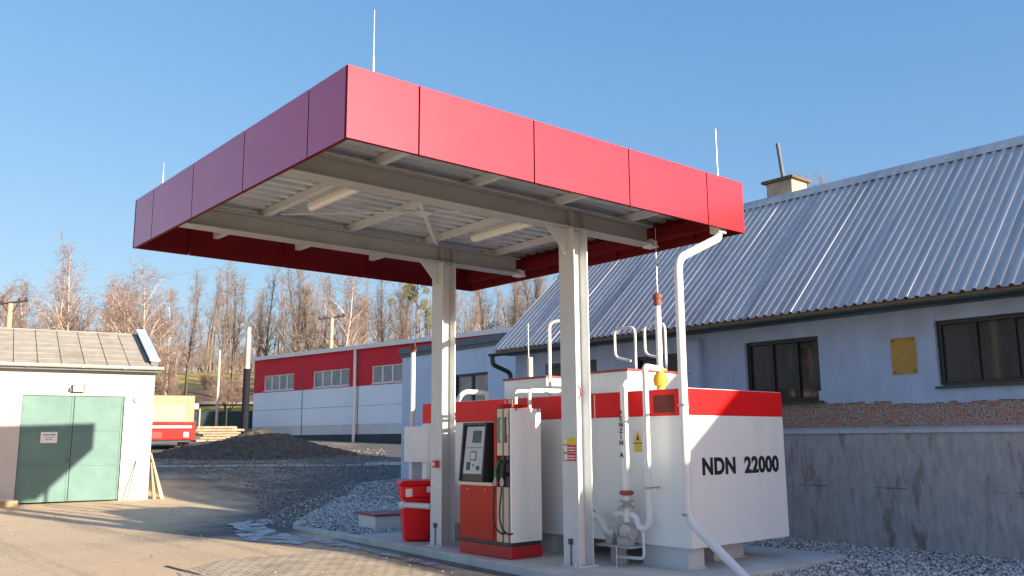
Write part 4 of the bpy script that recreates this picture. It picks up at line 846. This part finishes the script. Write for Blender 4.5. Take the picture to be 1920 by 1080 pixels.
mb = MB(gf); mb.hexa([(-.06,.10,3.80),(.15,.10,3.80),(.15,-3.32,5.08),(-.06,-3.32,5.08)], [(-.06,.10,4.05),(.15,.10,4.05),(.15,-3.32,5.36),(-.06,-3.32,5.36)]); mb.build('verge_upstand', M['darktrim'], ga)
mb = MB(gf); mb.hexa([(-.10,.12,4.051),(.19,.12,4.051),(.19,-3.34,5.361),(-.10,-3.34,5.361)], [(-.10,.12,4.085),(.19,.12,4.085),(.19,-3.34,5.395),(-.10,-3.34,5.395)]); mb.build('verge_capping', M['deck'], ga)
mb = MB(gf); mb.box(-.1,GL+.2,.001,.30,3.70,3.735); mb.box(-.1,GL+.2,.30,.325,3.69,3.82); mb.build('eaves_board', M['darktrim'], ga)
gp = [(.43+.09*math.cos(a), 3.84+.09*math.sin(a)) for a in [math.pi+math.pi*i/8 for i in range(9)]]
gp2 = [(.43+.08*math.cos(a), 3.84+.08*math.sin(a)) for a in [math.pi+math.pi*i/8 for i in range(9)]][::-1]
mb = MB(gf); mb.prism([(-.16,d,z) for d,z in gp+gp2], (GL+.3,0,0))
for u_ in (.9,2.0,3.4,4.5,6): mb.box(u_-.015,u_+.015,.33,.49,3.75,3.765)
mb.build('gutter', M['guttergrey'], ga)
for (u0,u1) in ((.81,2.12),(2.135,3.44)):
    mb = MB(gf); mb.box(u0,u1,-.14,-.07,.01,2.97)
    for z_ in (1.02,2.0): mb.box(u0,u1,-.07,-.055,z_-.03,z_+.03)
    mb.box(u0,u0+.06,-.07,-.056,.012,2.968); mb.box(u1-.06,u1,-.07,-.056,.012,2.968)
    dr = mb.build('door_leaf', M['door'], ga, bevel=.006)
    hu_ = u0 if u0 < 1 else u1
    for z_ in (.35,1.5,2.6):
        mb = MB(gf); mb.cyl((hu_,-.045,z_-.07),(hu_,-.045,z_+.07),.018,n=10); mb.build('hinge', M['darktrim'], dr)
    if u0 > 2:
        mb = MB(gf); mb.box(u0+.03,u0+.09,-.055,-.02,1.1,1.22); mb.build('handle', M['darktrim'], dr)
t = thing('door_notice', (2.33,20.55,1.8), 'white paper notice on the left leaf of the green garage door', 'notice')
mb = MB(gf); mb.box(2.50,2.92,-.054,-.048,1.64,1.95); mb.build('sheet', M['paper'], t)
mb = MB(gf); q = random.Random(2)
for z_, a, c, hh in ((1.87,2.56,2.87,.035),(1.79,2.60,2.83,.018),(1.735,2.62,2.80,.018)):
    u_ = a
    while u_ < c: w_ = q.uniform(.02,.05); mb.box(u_,min(u_+w_,c),-.0478,-.0468,z_-hh/2,z_+hh/2); u_ += w_+.012
mb.build('text_lines', M['darktrim'], t)
t = thing('wall_floodlight', (2.97,20.4,3.16), 'small floodlight above the green garage door', 'lamp')
mb = MB(gf); mb.box(1.90,2.22,.03,.12,3.07,3.29); mb.build('housing', M['black'], t, bevel=.008)
mb = MB(gf); mb.box(1.93,2.19,.121,.127,3.10,3.26); mb.build('lens', M['paper'], t)
mb = MB(gf); mb.box(2.201,2.29,.001,.09,3.09,3.20); mb.build('sensor', M['charcoal'], t)
t = thing('round_wall_vent', (4.54,20.1,2.88), 'small round vent ring on the garage wall near its corner', 'vent')
mb = MB(gf); mb.lathe((.47,.001,2.88), [(0,.095),(.03,.095),(.03,.075),(.012,.07)], (0,1,0), n=20); mb.build('ring', M['darktrim'], t)
mb = MB(gf); mb.cyl((.47,.002,2.88),(.47,.034,2.88),.068,n=20); mb.build('cover', M['whitetrim'], t)
t = thing('leaning_board', (5.2,20.3,0), 'wide wooden board leaning against the garage corner', 'board', 'boards leaning on the garage corner')
mb = MB(); mb.hexa([(5.30,19.9,-.05),(5.42,19.9,-.05),(5.47,20.1,-.05),(5.35,20.1,-.05)], [(5.03,20.2,1.32),(5.07,20.2,1.32),(5.09,20.4,1.32),(5.05,20.4,1.32)]); mb.build('board', M['plank'], t)
t = thing('leaning_board', (5.15,20.4,0), 'narrow darker wooden batten leaning against the garage corner', 'board', 'boards leaning on the garage corner')
mb = MB(); mb.hexa([(5.10,19.95,-.05),(5.20,19.95,-.05),(5.22,20.1,-.05),(5.12,20.1,-.05)], [(5.03,20.12,1.05),(5.06,20.12,1.05),(5.07,20.2,1.05),(5.04,20.2,1.05)]); mb.build('board', M['wood'], t)
t = thing('leaning_rod', (4.5,20.0,0), 'thin rod leaning on the white garage wall right of the door', 'rod')
mb = MB(); mb.cyl((4.35,19.95,-.03),(4.62,20.15,1.12),.013,n=8); mb.build('rod', M['darktrim'], t)
t = thing('timber_beam', (1.4,20.2,0), 'squared timber lying at the foot of the garage wall', 'timber')
mb = MB(); mb.hexa([(-1.2,20.75,-.08),(1.62,20.25,-.08),(1.65,20.42,-.08),(-1.2,20.95,-.08)], [(-1.2,20.75,.11),(1.62,20.25,.11),(1.65,20.42,.11),(-1.2,20.95,.11)]); mb.build('beam', M['wood'], t, bevel=.01)

# ------------------------------------------------------------------ unseen house, added to cast shade on the tank and pad
nh = thing('unseen_house', (10.7,-19,0), 'unseen gabled house added right of the yard to cast shade', 'house')
yh = -13.6
mb = MB(); mb.box(6.95,10.9,yh-6,yh,-.3,3.42); mb.build('wall', M['house'], nh)
mb = MB(); mb.prism([(6.95,yh,3.42),(10.9,yh,3.42),(10.9,yh,6.2),(10.48,yh,6.07)], (0,-6,0)); mb.build('unseen_gable', M['house'], nh)
mb = MB(); mb.prism([(6.45,yh+.0,3.40),(10.48,yh,6.33),(11.1,yh,6.33),(11.1,yh,6.2),(10.48,yh,6.19),(6.45,yh,3.27)], (0,-6.3,0)); mb.build('roof', M['asbestos'], nh)

# ------------------------------------------------------------------ far yard
# heap of gravel
hc = (13.9,33.0); N = 70; vs = []; q = np.random.default_rng(4)
t_ = np.linspace(-1,1,N); U, V = np.meshgrid(t_, t_, indexing='ij')
def sm(a): return a
hz = np.zeros_like(U)
for cu, cv, r0, hh in ((.08,0,.62,1.28),(-.38,.05,.5,.72),(.48,-.05,.42,.62),(-.12,-.2,.45,.9),(.2,.2,.5,1.0)):
    hz = np.maximum(hz, hh*np.clip(1-np.sqrt((U-cu)**2+(V-cv)**2)/r0*.8, 0, 1)**.95*1.02)
for k_ in range(1): hz[1:-1,1:-1] = (hz[1:-1,1:-1]*2+hz[:-2,1:-1]+hz[2:,1:-1]+hz[1:-1,:-2]+hz[1:-1,2:])/6
hz += q.normal(0,.035,hz.shape)*(hz > .02)+.05*np.sin(U*23+V*9)*np.sin(V*19)*(hz > .05)
sd_ = np.array([.762,-.647]); dd = np.array([.647,.762])
PX = hc[0]+U*5.2*sd_[0]+V*3.4*dd[0]; PY = hc[1]+U*5.2*sd_[1]+V*3.4*dd[1]
PZ = tz(PX,PY)+hz-.04
ii = np.arange(N*N).reshape(N,N); F = np.stack([ii[:-1,:-1],ii[1:,:-1],ii[1:,1:],ii[:-1,1:]],-1).reshape(-1,4)
o = raw('gravel_heap', np.stack([PX,PY,PZ],-1).reshape(-1,3), F, M['heap']); tag(o, 'dark heap of gravel piled on the yard before the hall', 'gravel heap')
# truck
tf = rot_fr((12.03,38.75,1.33), R(-15)); tr = thing('parked_truck', (12.03,38.75,1.33), 'red and beige truck seen from behind past the garage', 'truck')
mb = MB(tf); mb.box(-1.25,1.15,0,4.5,1.30,2.66); tb = mb.build('box_body', M['truckbox'], tr, bevel=.03)
mb = MB(tf); mb.box(-.98,.72,-.03,-.002,1.33,2.16); rd = mb.build('rear_door', M['truckpane'], tb, bevel=.004)
mb = MB(tf); mb.box(-.15,-.12,-.04,-.031,1.33,2.16); mb.box(-1.02,-.985,-.04,-.003,1.3,2.2); mb.box(.722,.757,-.04,-.003,1.3,2.2); mb.box(-1.02,.757,-.04,-.003,2.163,2.2); mb.build('door_frame', M['polewood'], rd)
mb = MB(tf); mb.box(-1.25,1.0,-.75,-.05,.99,1.12,1); mb.box(-1.25,1.0,-.76,-.04,.42,.989,0); mb.box(-1.25,1.0,-.72,-.06,1.121,1.28,0); mb.build('tail_body', [M['truckred'], M['whitetrim']], tr, bevel=.02)
mb = MB(tf); mb.box(1.02,1.10,-.78,-.70,.42,1.30); mb.box(1.12,1.19,-.5,-.42,.42,1.35); mb.build('guard_rail', M['truckred'], tr)
mb = MB(tf); mb.box(.62,.86,-.785,-.765,.55,.80); mb.build('tail_light', M['paper'], tr)
mb = MB(tf); mb.box(-.95,-.4,-.785,-.765,.5,.82); mb.build('tail_light', M['redsign'], tr)
mb = MB(tf); mb.box(-1.2,1.0,-.6,4.0,.30,.415); mb.build('chassis', M['dark'], tr)
for xx in (-1.15,.72):
    for yy in (.7,3.4): mb = MB(tf); mb.cyl((xx,yy,.42),(xx+.3,yy,.42),.42,n=22); mb.build('wheel', M['rubber'], tr)
mb = MB(tf); mb.box(1.16,1.36,.1,.18,2.0,2.25); mb.build('side_mirror', M['whitetrim'], tr)
# plank stack
pf = rot_fr((16.9,44.4,1.62), R(-38)); ps = thing('plank_stack', (16.9,44.4,1.62), 'stack of pale sawn planks beyond the gravel heap', 'planks'); q = random.Random(8)
mb = MB(pf)
for k_ in range(6):
    z_ = .02+k_*.155; a = -1.15+q.uniform(-.25,.25); mb.box(a, 1.05+q.uniform(-.25,.3), q.uniform(-.05,.05), .9, z_, z_+.12)
mb.build('plank', M['plank'], ps)
mb = MB(pf)
for k_ in range(5):
    for xx in (-.8,0,.8): z_ = .141+k_*.155; mb.box(xx-.05,xx+.05,.1,.85,z_,z_+.033)
mb.build('spacer', M['wood'], ps)
# fence
fe = thing('mesh_fence', (20,52,2), 'dark green screened fence at the foot of the hill', 'fence')
fa = Vector((14.5,55.8,0)); fb = Vector((23.3,49.6,0)); fd = (fb-fa).normalized(); fn = Vector((fd.y,-fd.x,0)); FL = (fb-fa).length
ff = frame(fa, fd, fn)
mb = MB(ff)
for i in range(14):
    a = FL*i/14; c = FL*(i+1)/14-.001; p = fa+fd*(a+c)/2; zg = float(tz(p.x,p.y)); mb.box(a,c,0,.03,zg-.1,zg+1.2)
mb.build('screen', M['fencegreen'], fe)
for i in range(7):
    a = .05+(FL-.1)*i/6; p = fa+fd*a; zg = float(tz(p.x,p.y)); mb = MB(ff); mb.box(a-.04,a+.04,.031,.1,zg-.2,zg+1.4); mb.build('post', M['polegrey'], fe)

def pole(name, x, y, h, r0, r1, m, label, sleeve=0, arms=None, adir=(.762,-.647,0), g=None):
    z = float(tz(x,y)); t = thing(name, (x,y,z), label, 'pole', g)
    mb = MB(); mb.cyl((x,y,z-.3),(x,y,z+h),r0,r1,n=14); mb.build('shaft', m, t, smooth=True)
    if sleeve: mb = MB(); mb.cyl((x,y,z),(x,y,z+sleeve),r0+.05,r0+.045,n=14); mb.build('sleeve', M['poledark'], t, smooth=True)
    if arms:
        a = Vector(adir).normalized(); zc = z+h
        for (dz, hl_) in arms:
            c = Vector((x,y,zc+dz)); mb = MB(); mb.cyl(c-a*hl_+Vector((0,0,-.1)), c+a*hl_+Vector((0,0,.1)), .06, n=8)
            mb.cyl(Vector((x,y,zc+dz-.7)), c-a*hl_*.55, .03, n=6); mb.cyl(Vector((x,y,zc+dz-.7)), c+a*hl_*.55, .03, n=6); ar = mb.build('crossarm', M['insul'], t)
            for k_ in (-.95,-.55,.5,.9):
                pp = c+a*hl_*k_+Vector((0,0,.1*k_)); mb = MB(); mb.lathe(pp, [(0,.03),(.05,.03),(.06,.08),(.12,.09),(.2,.05),(.22,.02)], n=10); mb.build('insulator', M['insul'], ar)
    return t
pole('utility_pole', 6.3, 49.1, 8.0, .17, .14, M['polewood'], 'tan utility pole with insulator crossarm rising behind the garage roof', arms=[(.05,.95)])
pole('utility_pole', 25.2, 46.3, 7.6, .15, .12, M['polewood'], 'brown pole with crossarm standing just behind the hall roof', arms=[(0,.9)])
pole('slim_post', 19.7, 51.8, 5.4, .10, .08, M['polegrey'], 'slim pale concrete post between garage and hall')
pole('lamp_post', 19.05, 45.7, 7.0, .17, .14, M['polegrey'], 'thick pale post with dark lower sleeve by the hall corner', sleeve=4.4)
pole('slim_post', 28.1, 83.9, 3.2, .10, .09, M['polegrey'], 'short distant post on the grassy hill above the truck')
def wire(a, b_, sag, label, r=.0045):
    a = Vector(a); b_ = Vector(b_); pts = [a.lerp(b_, i/24)-Vector((0,0,sag*4*(i/24)*(1-i/24))) for i in range(25)]
    mb = MB(); mb.tube(pts, r, n=5); o = mb.build('power_cable', M['cable']); return tag(o, label, 'cable', 'power cables in the sky')
wire((10,15.5,10.3),(40,-4.5,15.2), .5, 'upper thin power cable crossing the sky over the workshop ridge')
wire((14,14.3,8.6),(40,-2.5,13.6), .5, 'lower thin power cable just above the workshop ridge')
wire((6.3,49.1,9.75),(26,40,15.5), .6, 'thin cable running from the tan utility pole behind the canopy', .008)

# ------------------------------------------------------------------ trees
def seg_arrays(S):
    S = np.array(S, float); p = S[:,0:3]; q_ = S[:,3:6]; r0 = S[:,6]; r1 = S[:,7]
    d = q_-p; d /= (np.linalg.norm(d,axis=1,keepdims=True)+1e-9)
    ref = np.where(np.abs(d[:,2:3]) > .9, np.array([[1.,0,0]]), np.array([[0,0,1.]]))
    a = np.cross(d, ref); a /= np.linalg.norm(a,axis=1,keepdims=True); b_ = np.cross(d, a)
    V_ = []
    for c, r_ in ((p,r0),(q_,r1)):
        for k_ in range(3):
            th = 2*math.pi*k_/3; V_.append(c+(a*math.cos(th)+b_*math.sin(th))*r_[:,None])
    V_ = np.stack(V_,1).reshape(-1,3); n = len(S); o_ = (np.arange(n)*6)[:,None,None]
    F_ = (np.array([(0,1,4,3),(1,2,5,4),(2,0,3,5)])[None]+o_).reshape(-1,4); return V_, F_
def rv(q, s): return np.array([q.gauss(0,s), q.gauss(0,s), q.gauss(0,s)])
def unit(a): return a/(np.linalg.norm(a)+1e-9)
def limb(S, q, p, d, L, r, n, wob, droop=0., taper=.35):
    pts = [p]; 
    for i in range(n):
        d = unit(d+rv(q,wob)+np.array([0,0,droop])); p2 = p+d*L/n
        S.append((*p,*p2, r*(1-(1-taper)*i/n), r*(1-(1-taper)*(i+1)/n))); p = p2; pts.append(p)
    return pts, d
def grow(kind, seed, dense=1.):
    q = random.Random(seed); TR_ = []; CR = []
    if kind == 'birch':
        H = 12.; tops = [(np.zeros(3), unit(np.array([q.gauss(0,.04),q.gauss(0,.04),1])), H, .17)]
        if q.random() < .5: tops.append((np.zeros(3)+.1, unit(np.array([q.gauss(0,.15),q.gauss(0,.15),1])), H*.85, .12))
    elif kind == 'grey':
        H = 12.5; tops = [(np.array([q.gauss(0,.25),q.gauss(0,.25),0]), unit(np.array([q.gauss(0,.10),q.gauss(0,.10),1])), H*q.uniform(.75,1), q.uniform(.14,.24)) for _ in range(q.choice((1,2,3)))]
    else:
        H = 5.; tops = [(np.zeros(3), unit(np.array([q.gauss(0,.3),q.gauss(0,.3),1])), H*q.uniform(.6,1), .07) for _ in range(5)]
    for base, d, h, r in tops:
        pts, _ = limb(TR_, q, base, d, h, r, 12, .035, .02, .12)
        pts = np.array(pts); NB = int({'birch':44,'grey':30,'bush':16}[kind]*dense)
        for b_ in range(NB):
            f_ = q.uniform({'birch':.26,'grey':.30,'bush':.16}[kind], .98); i = min(int(f_*12), 11); p = pts[i]+(pts[i+1]-pts[i])*(f_*12-i)
            a = q.uniform(0,6.28); el = {'birch':.8,'grey':.95,'bush':.7}[kind]+f_*.4
            dd_ = np.array([math.cos(a)*math.cos(el), math.sin(a)*math.cos(el), math.sin(el)])
            L = {'birch':(1-f_**1.6)*2.6+1.3,'grey':(1-f_)*3.6+1.1,'bush':1.5}[kind]*q.uniform(.6,1.15)
            r_ = max(.018, r*(1-f_)*.42)
            bp_, de = limb(TR_ if kind == 'birch' and L > 2.2 else CR, q, p, dd_, L, r_, 4, .12, .05 if kind != 'birch' else .0)
            for s_ in range(int(L*(2.0 if kind == 'birch' else 1.7)*dense)+2):
                j = q.randrange(1,5); p2 = bp_[j] if j < 4 else bp_[4]
                d2 = unit(dd_*.6+rv(q,.55)+np.array([0,0,.25])); L2 = L*.38*q.uniform(.5,1.1)
                sp_, _ = limb(CR, q, p2, d2, L2, max(.013,r_*.45), 2, .18, .0)
                for t_ in range(3):
                    pz_ = sp_[q.randrange(1,3)]; d3 = unit(d2*.5+rv(q,.6)+np.array([0,0,-.15 if kind == 'birch' else .35]))
                    limb(CR, q, pz_, d3, q.uniform(.4,1.0), .0115, 2, .2, -.16 if kind == 'birch' else .08, .5)
    return seg_arrays(TR_), seg_arrays(CR)
PROTO = {}
def proto(kind, seed):
    k = (kind, seed)
    if k not in PROTO:
        (tv,tf_),(cv,cf) = grow(kind, seed)
        mt = M['birchbark'] if kind == 'birch' else M['bark']; mc = M['redtwig'] if kind in ('birch','bush') else M['greytwig']
        ms = []
        for nm, v_, f_, m_ in (('trunk',tv,tf_,mt),('crown',cv,cf,mc)):
            o = raw(nm, v_, f_, m_); ms.append(o.data); bpy.data.objects.remove(o)
        PROTO[k] = ms
    return PROTO[k]
def at(px, D):   # ground point seen at that bearing, D metres out along the view
    l = (px-960)/1652.17*D; x = -4+.647*D*.985+.763*l; y = -7.14+.762*D*.985-.647*l; return x, y
def tree(name, px, D, ytop, kind, seed, label, group):
    x, y = at(px, D); z = float(tz(x,y))-.1
    hz_ = 831-.0075*px; ztop = 1.649+(hz_-ytop)/1652.17*D
    H0 = {'birch':12.,'grey':12.,'bush':5.2}[kind]; s = max(.2,(ztop-z)/H0)
    t = thing(name, (x,y,z), label, 'tree', group); t.scale = (s*1.05,s*1.05,s); t.rotation_euler = (0,0,seed*1.7+px)
    for me in proto(kind, seed):
        o = bpy.data.objects.new(me.name.split('.')[0], me); COL.objects.link(o); o.parent = t
    return t
GB = 'reddish birches on the hill behind the garage'; GG = 'bare grey trees on the hill'
BL = [(-15,78,545,'birch',1,'reddish birch cut by the left edge of the photo'),
 (55,80,528,'birch',2,'reddish birch just right of the tan utility pole'),
 (105,86,520,'birch',3,'hazy birch between the utility pole and the tallest birch'),
 (152,78,484,'birch',1,'tallest reddish birch above the middle of the garage roof'),
 (205,84,532,'birch',4,'low reddish birch above the end of the garage ridge'),
 (238,88,545,'birch',3,'thin birch behind the sloping verge of the garage roof'),
 (268,72,492,'birch',2,'large orange brown birch over the garage roof corner'),
 (322,80,560,'birch',4,'birch with leaning white limbs just right of the garage')]
for px,D,yt,k_,sd_,lb in BL: tree('birch_tree', px, D, yt, k_, sd_, lb, GB)
GL_ = [(368,76,536,'grey',1,'dark forked bare tree left of the slim pale post'),
 (424,77,510,'grey',2,'tall bare tree between the slim post and the sleeved post'),
 (446,80,516,'grey',3,'bare tree directly behind the thick sleeved post'),
 (486,82,522,'grey',4,'bare tree over the left end of the red hall'),
 (512,78,516,'grey',1,'bare tree above the first strip window of the hall'),
 (548,80,508,'grey',2,'bare tree over the first cladding seam of the hall'),
 (578,76,514,'grey',5,'bare tree left of the brown crossarm pole behind the hall'),
 (604,84,520,'grey',3,'bare tree above the second strip window of the hall'),
 (690,80,520,'grey',4,'bare tree right of the hall downpipe'),
 (722,84,522,'grey',2,'bare tree above the third strip window of the hall'),
 (752,82,525,'grey',5,'bare tree just left of the pine by the rear column'),
 (884,78,500,'grey',1,'bare tree seen just right of the rear column'),
 (915,84,500,'grey',3,'bare tree under the canopy, second right of the rear column'),
 (945,80,500,'grey',4,'bare tree above the dark annex roof edge'),
 (978,84,500,'grey',2,'bare tree left of the lower workshop roof verge'),
 (1012,80,495,'grey',5,'bare tree beside the upper workshop roof verge')]
for px,D,yt,k_,sd_,lb in GL_: tree('bare_tree', px, D, yt, k_, sd_, lb, GG)
tree('birch_tree', 645, 76, 505, 'birch', 3, 'pinkish birch rising behind the hall downpipe', 'birches by the hall')
tree('bush_tree', 322, 70, 655, 'bush', 1, 'low reddish bush right of the garage roof corner', 'bushes on the hill')
tree('bush_tree', 436, 72, 680, 'bush', 2, 'brown bush at the foot of the sleeved post', 'bushes on the hill')
tree('bush_tree', 395, 84, 700, 'bush', 3, 'small brown bush on the yellow grass behind the slim post', 'bushes on the hill')
tree('bare_tree', 1576, 66, 334, 'grey', 5, 'bare treetop just showing over the workshop ridge', GG)
# pine and mistletoe
def clumps(spots, n, s, seed):
    q = np.random.default_rng(seed); V_ = []; 
    for c, r_ in spots:
        k_ = int(n*r_**1.5); p = q.normal(0,1,(k_,3)); p /= np.linalg.norm(p,axis=1,keepdims=True); p *= (q.uniform(.25,1,(k_,1))**.5)*r_*np.array([1,1,.8]); p += np.array(c)
        a = q.normal(0,1,(k_,3)); a /= np.linalg.norm(a,axis=1,keepdims=True); b_ = np.cross(a, q.normal(0,1,(k_,3))); b_ /= np.linalg.norm(b_,axis=1,keepdims=True)
        V_.append(np.stack([p-a*s-b_*s*.3, p+a*s-b_*s*.3, p+a*s+b_*s*.3, p-a*s+b_*s*.3],1).reshape(-1,3))
    V_ = np.concatenate(V_); return V_, np.arange(len(V_)).reshape(-1,4)
x, y = at(781, 74); z = float(tz(x,y)); t = thing('pine_tree', (x,y,z), 'sparse green pine next to the rear column', 'tree')
S = []; limb(S, random.Random(1), np.zeros(3), np.array([0,0,1.]), 10.6, .17, 10, .03, 0, .3); q = random.Random(6); sp_ = []
for i in range(13):
    h_ = q.uniform(6,11); a = q.uniform(0,6.28); L = (11.5-h_)*.18+.5; c = np.array([math.cos(a)*L, math.sin(a)*L, h_+.3]); S.append((0,0,h_-.2,*c,.035,.015)); sp_.append((c, q.uniform(.25,.55)))
v_, f_ = seg_arrays(S); raw('trunk', v_, f_, M['bark'], t); v_, f_ = clumps(sp_, 900, .055, 3); raw('crown', v_, f_, M['needles'], t)
for (px, yy_, D, lb) in ((627,575,78,'mistletoe ball in a bare tree above the hall'),(735,572,80,'dark green mistletoe ball left of the pine')):
    x, y = at(px, D); zc = 1.649+(826-yy_)/1652*D; z = zc
    v_, f_ = clumps([((0,0,0),.5)], 1500, .035, px); o = raw('mistletoe_ball', v_, f_, M['mistle']); o.location = (x,y,zc); tag(o, lb, 'mistletoe', 'mistletoe in the trees')
# the wood further back, one mass
q = random.Random(12); VV = []; FF = []; off = 0
bsh = [grow('bush', 41, .6), grow('bush', 42, .6)]; lows = [grow('grey', 31, .5), grow('grey', 32, .42), grow('birch', 33, .42), grow('grey', 34, .42)]
for i in range(125):
    px = -120+1260*(i+q.random())/125; D = q.uniform(104,150); x, y = at(px, D); z = float(tz(x,y))-.2
    yt = q.uniform(515,585)+(20 if px < 360 else 0)+ (0 if px < 840 else -15); s = max(.3,(1.65+(826-yt)/1652*D-z)/12.)
    (tv,tf_),(cv,cf) = lows[i%4]; a = q.uniform(0,6.28); c_, s_ = math.cos(a), math.sin(a)
    if i % 1 == 0:
        (bv,bf_),(ev,ef) = bsh[i%2]; sb = q.uniform(.5,1.0)
        for k_ in range(2):
            xb, yb = at(px+q.uniform(-9,9), D+q.uniform(-3,8)); zb_ = float(tz(xb,yb))-.1
            for v_, f_ in ((bv,bf_),(ev,ef)):
                w = v_*sb+np.array([xb,yb,zb_]); VV.append(w); FF.append(f_+off); off += len(w)
    for v_, f_ in ((tv,tf_),(cv,cf)):
        w = np.stack([(v_[:,0]*c_-v_[:,1]*s_)*s+x, (v_[:,0]*s_+v_[:,1]*c_)*s+y, v_[:,2]*s+z],1); VV.append(w); FF.append(f_+off); off += len(w)
M['woodtwig'] = mat('far_wood_twigs', (.245,.195,.165), .9, 0, .35, .08)
o = raw('bare_woodland', np.concatenate(VV), np.concatenate(FF), M['woodtwig']); tag(o, 'far bare wood massed behind the hillside trees', 'wood', kind='stuff')
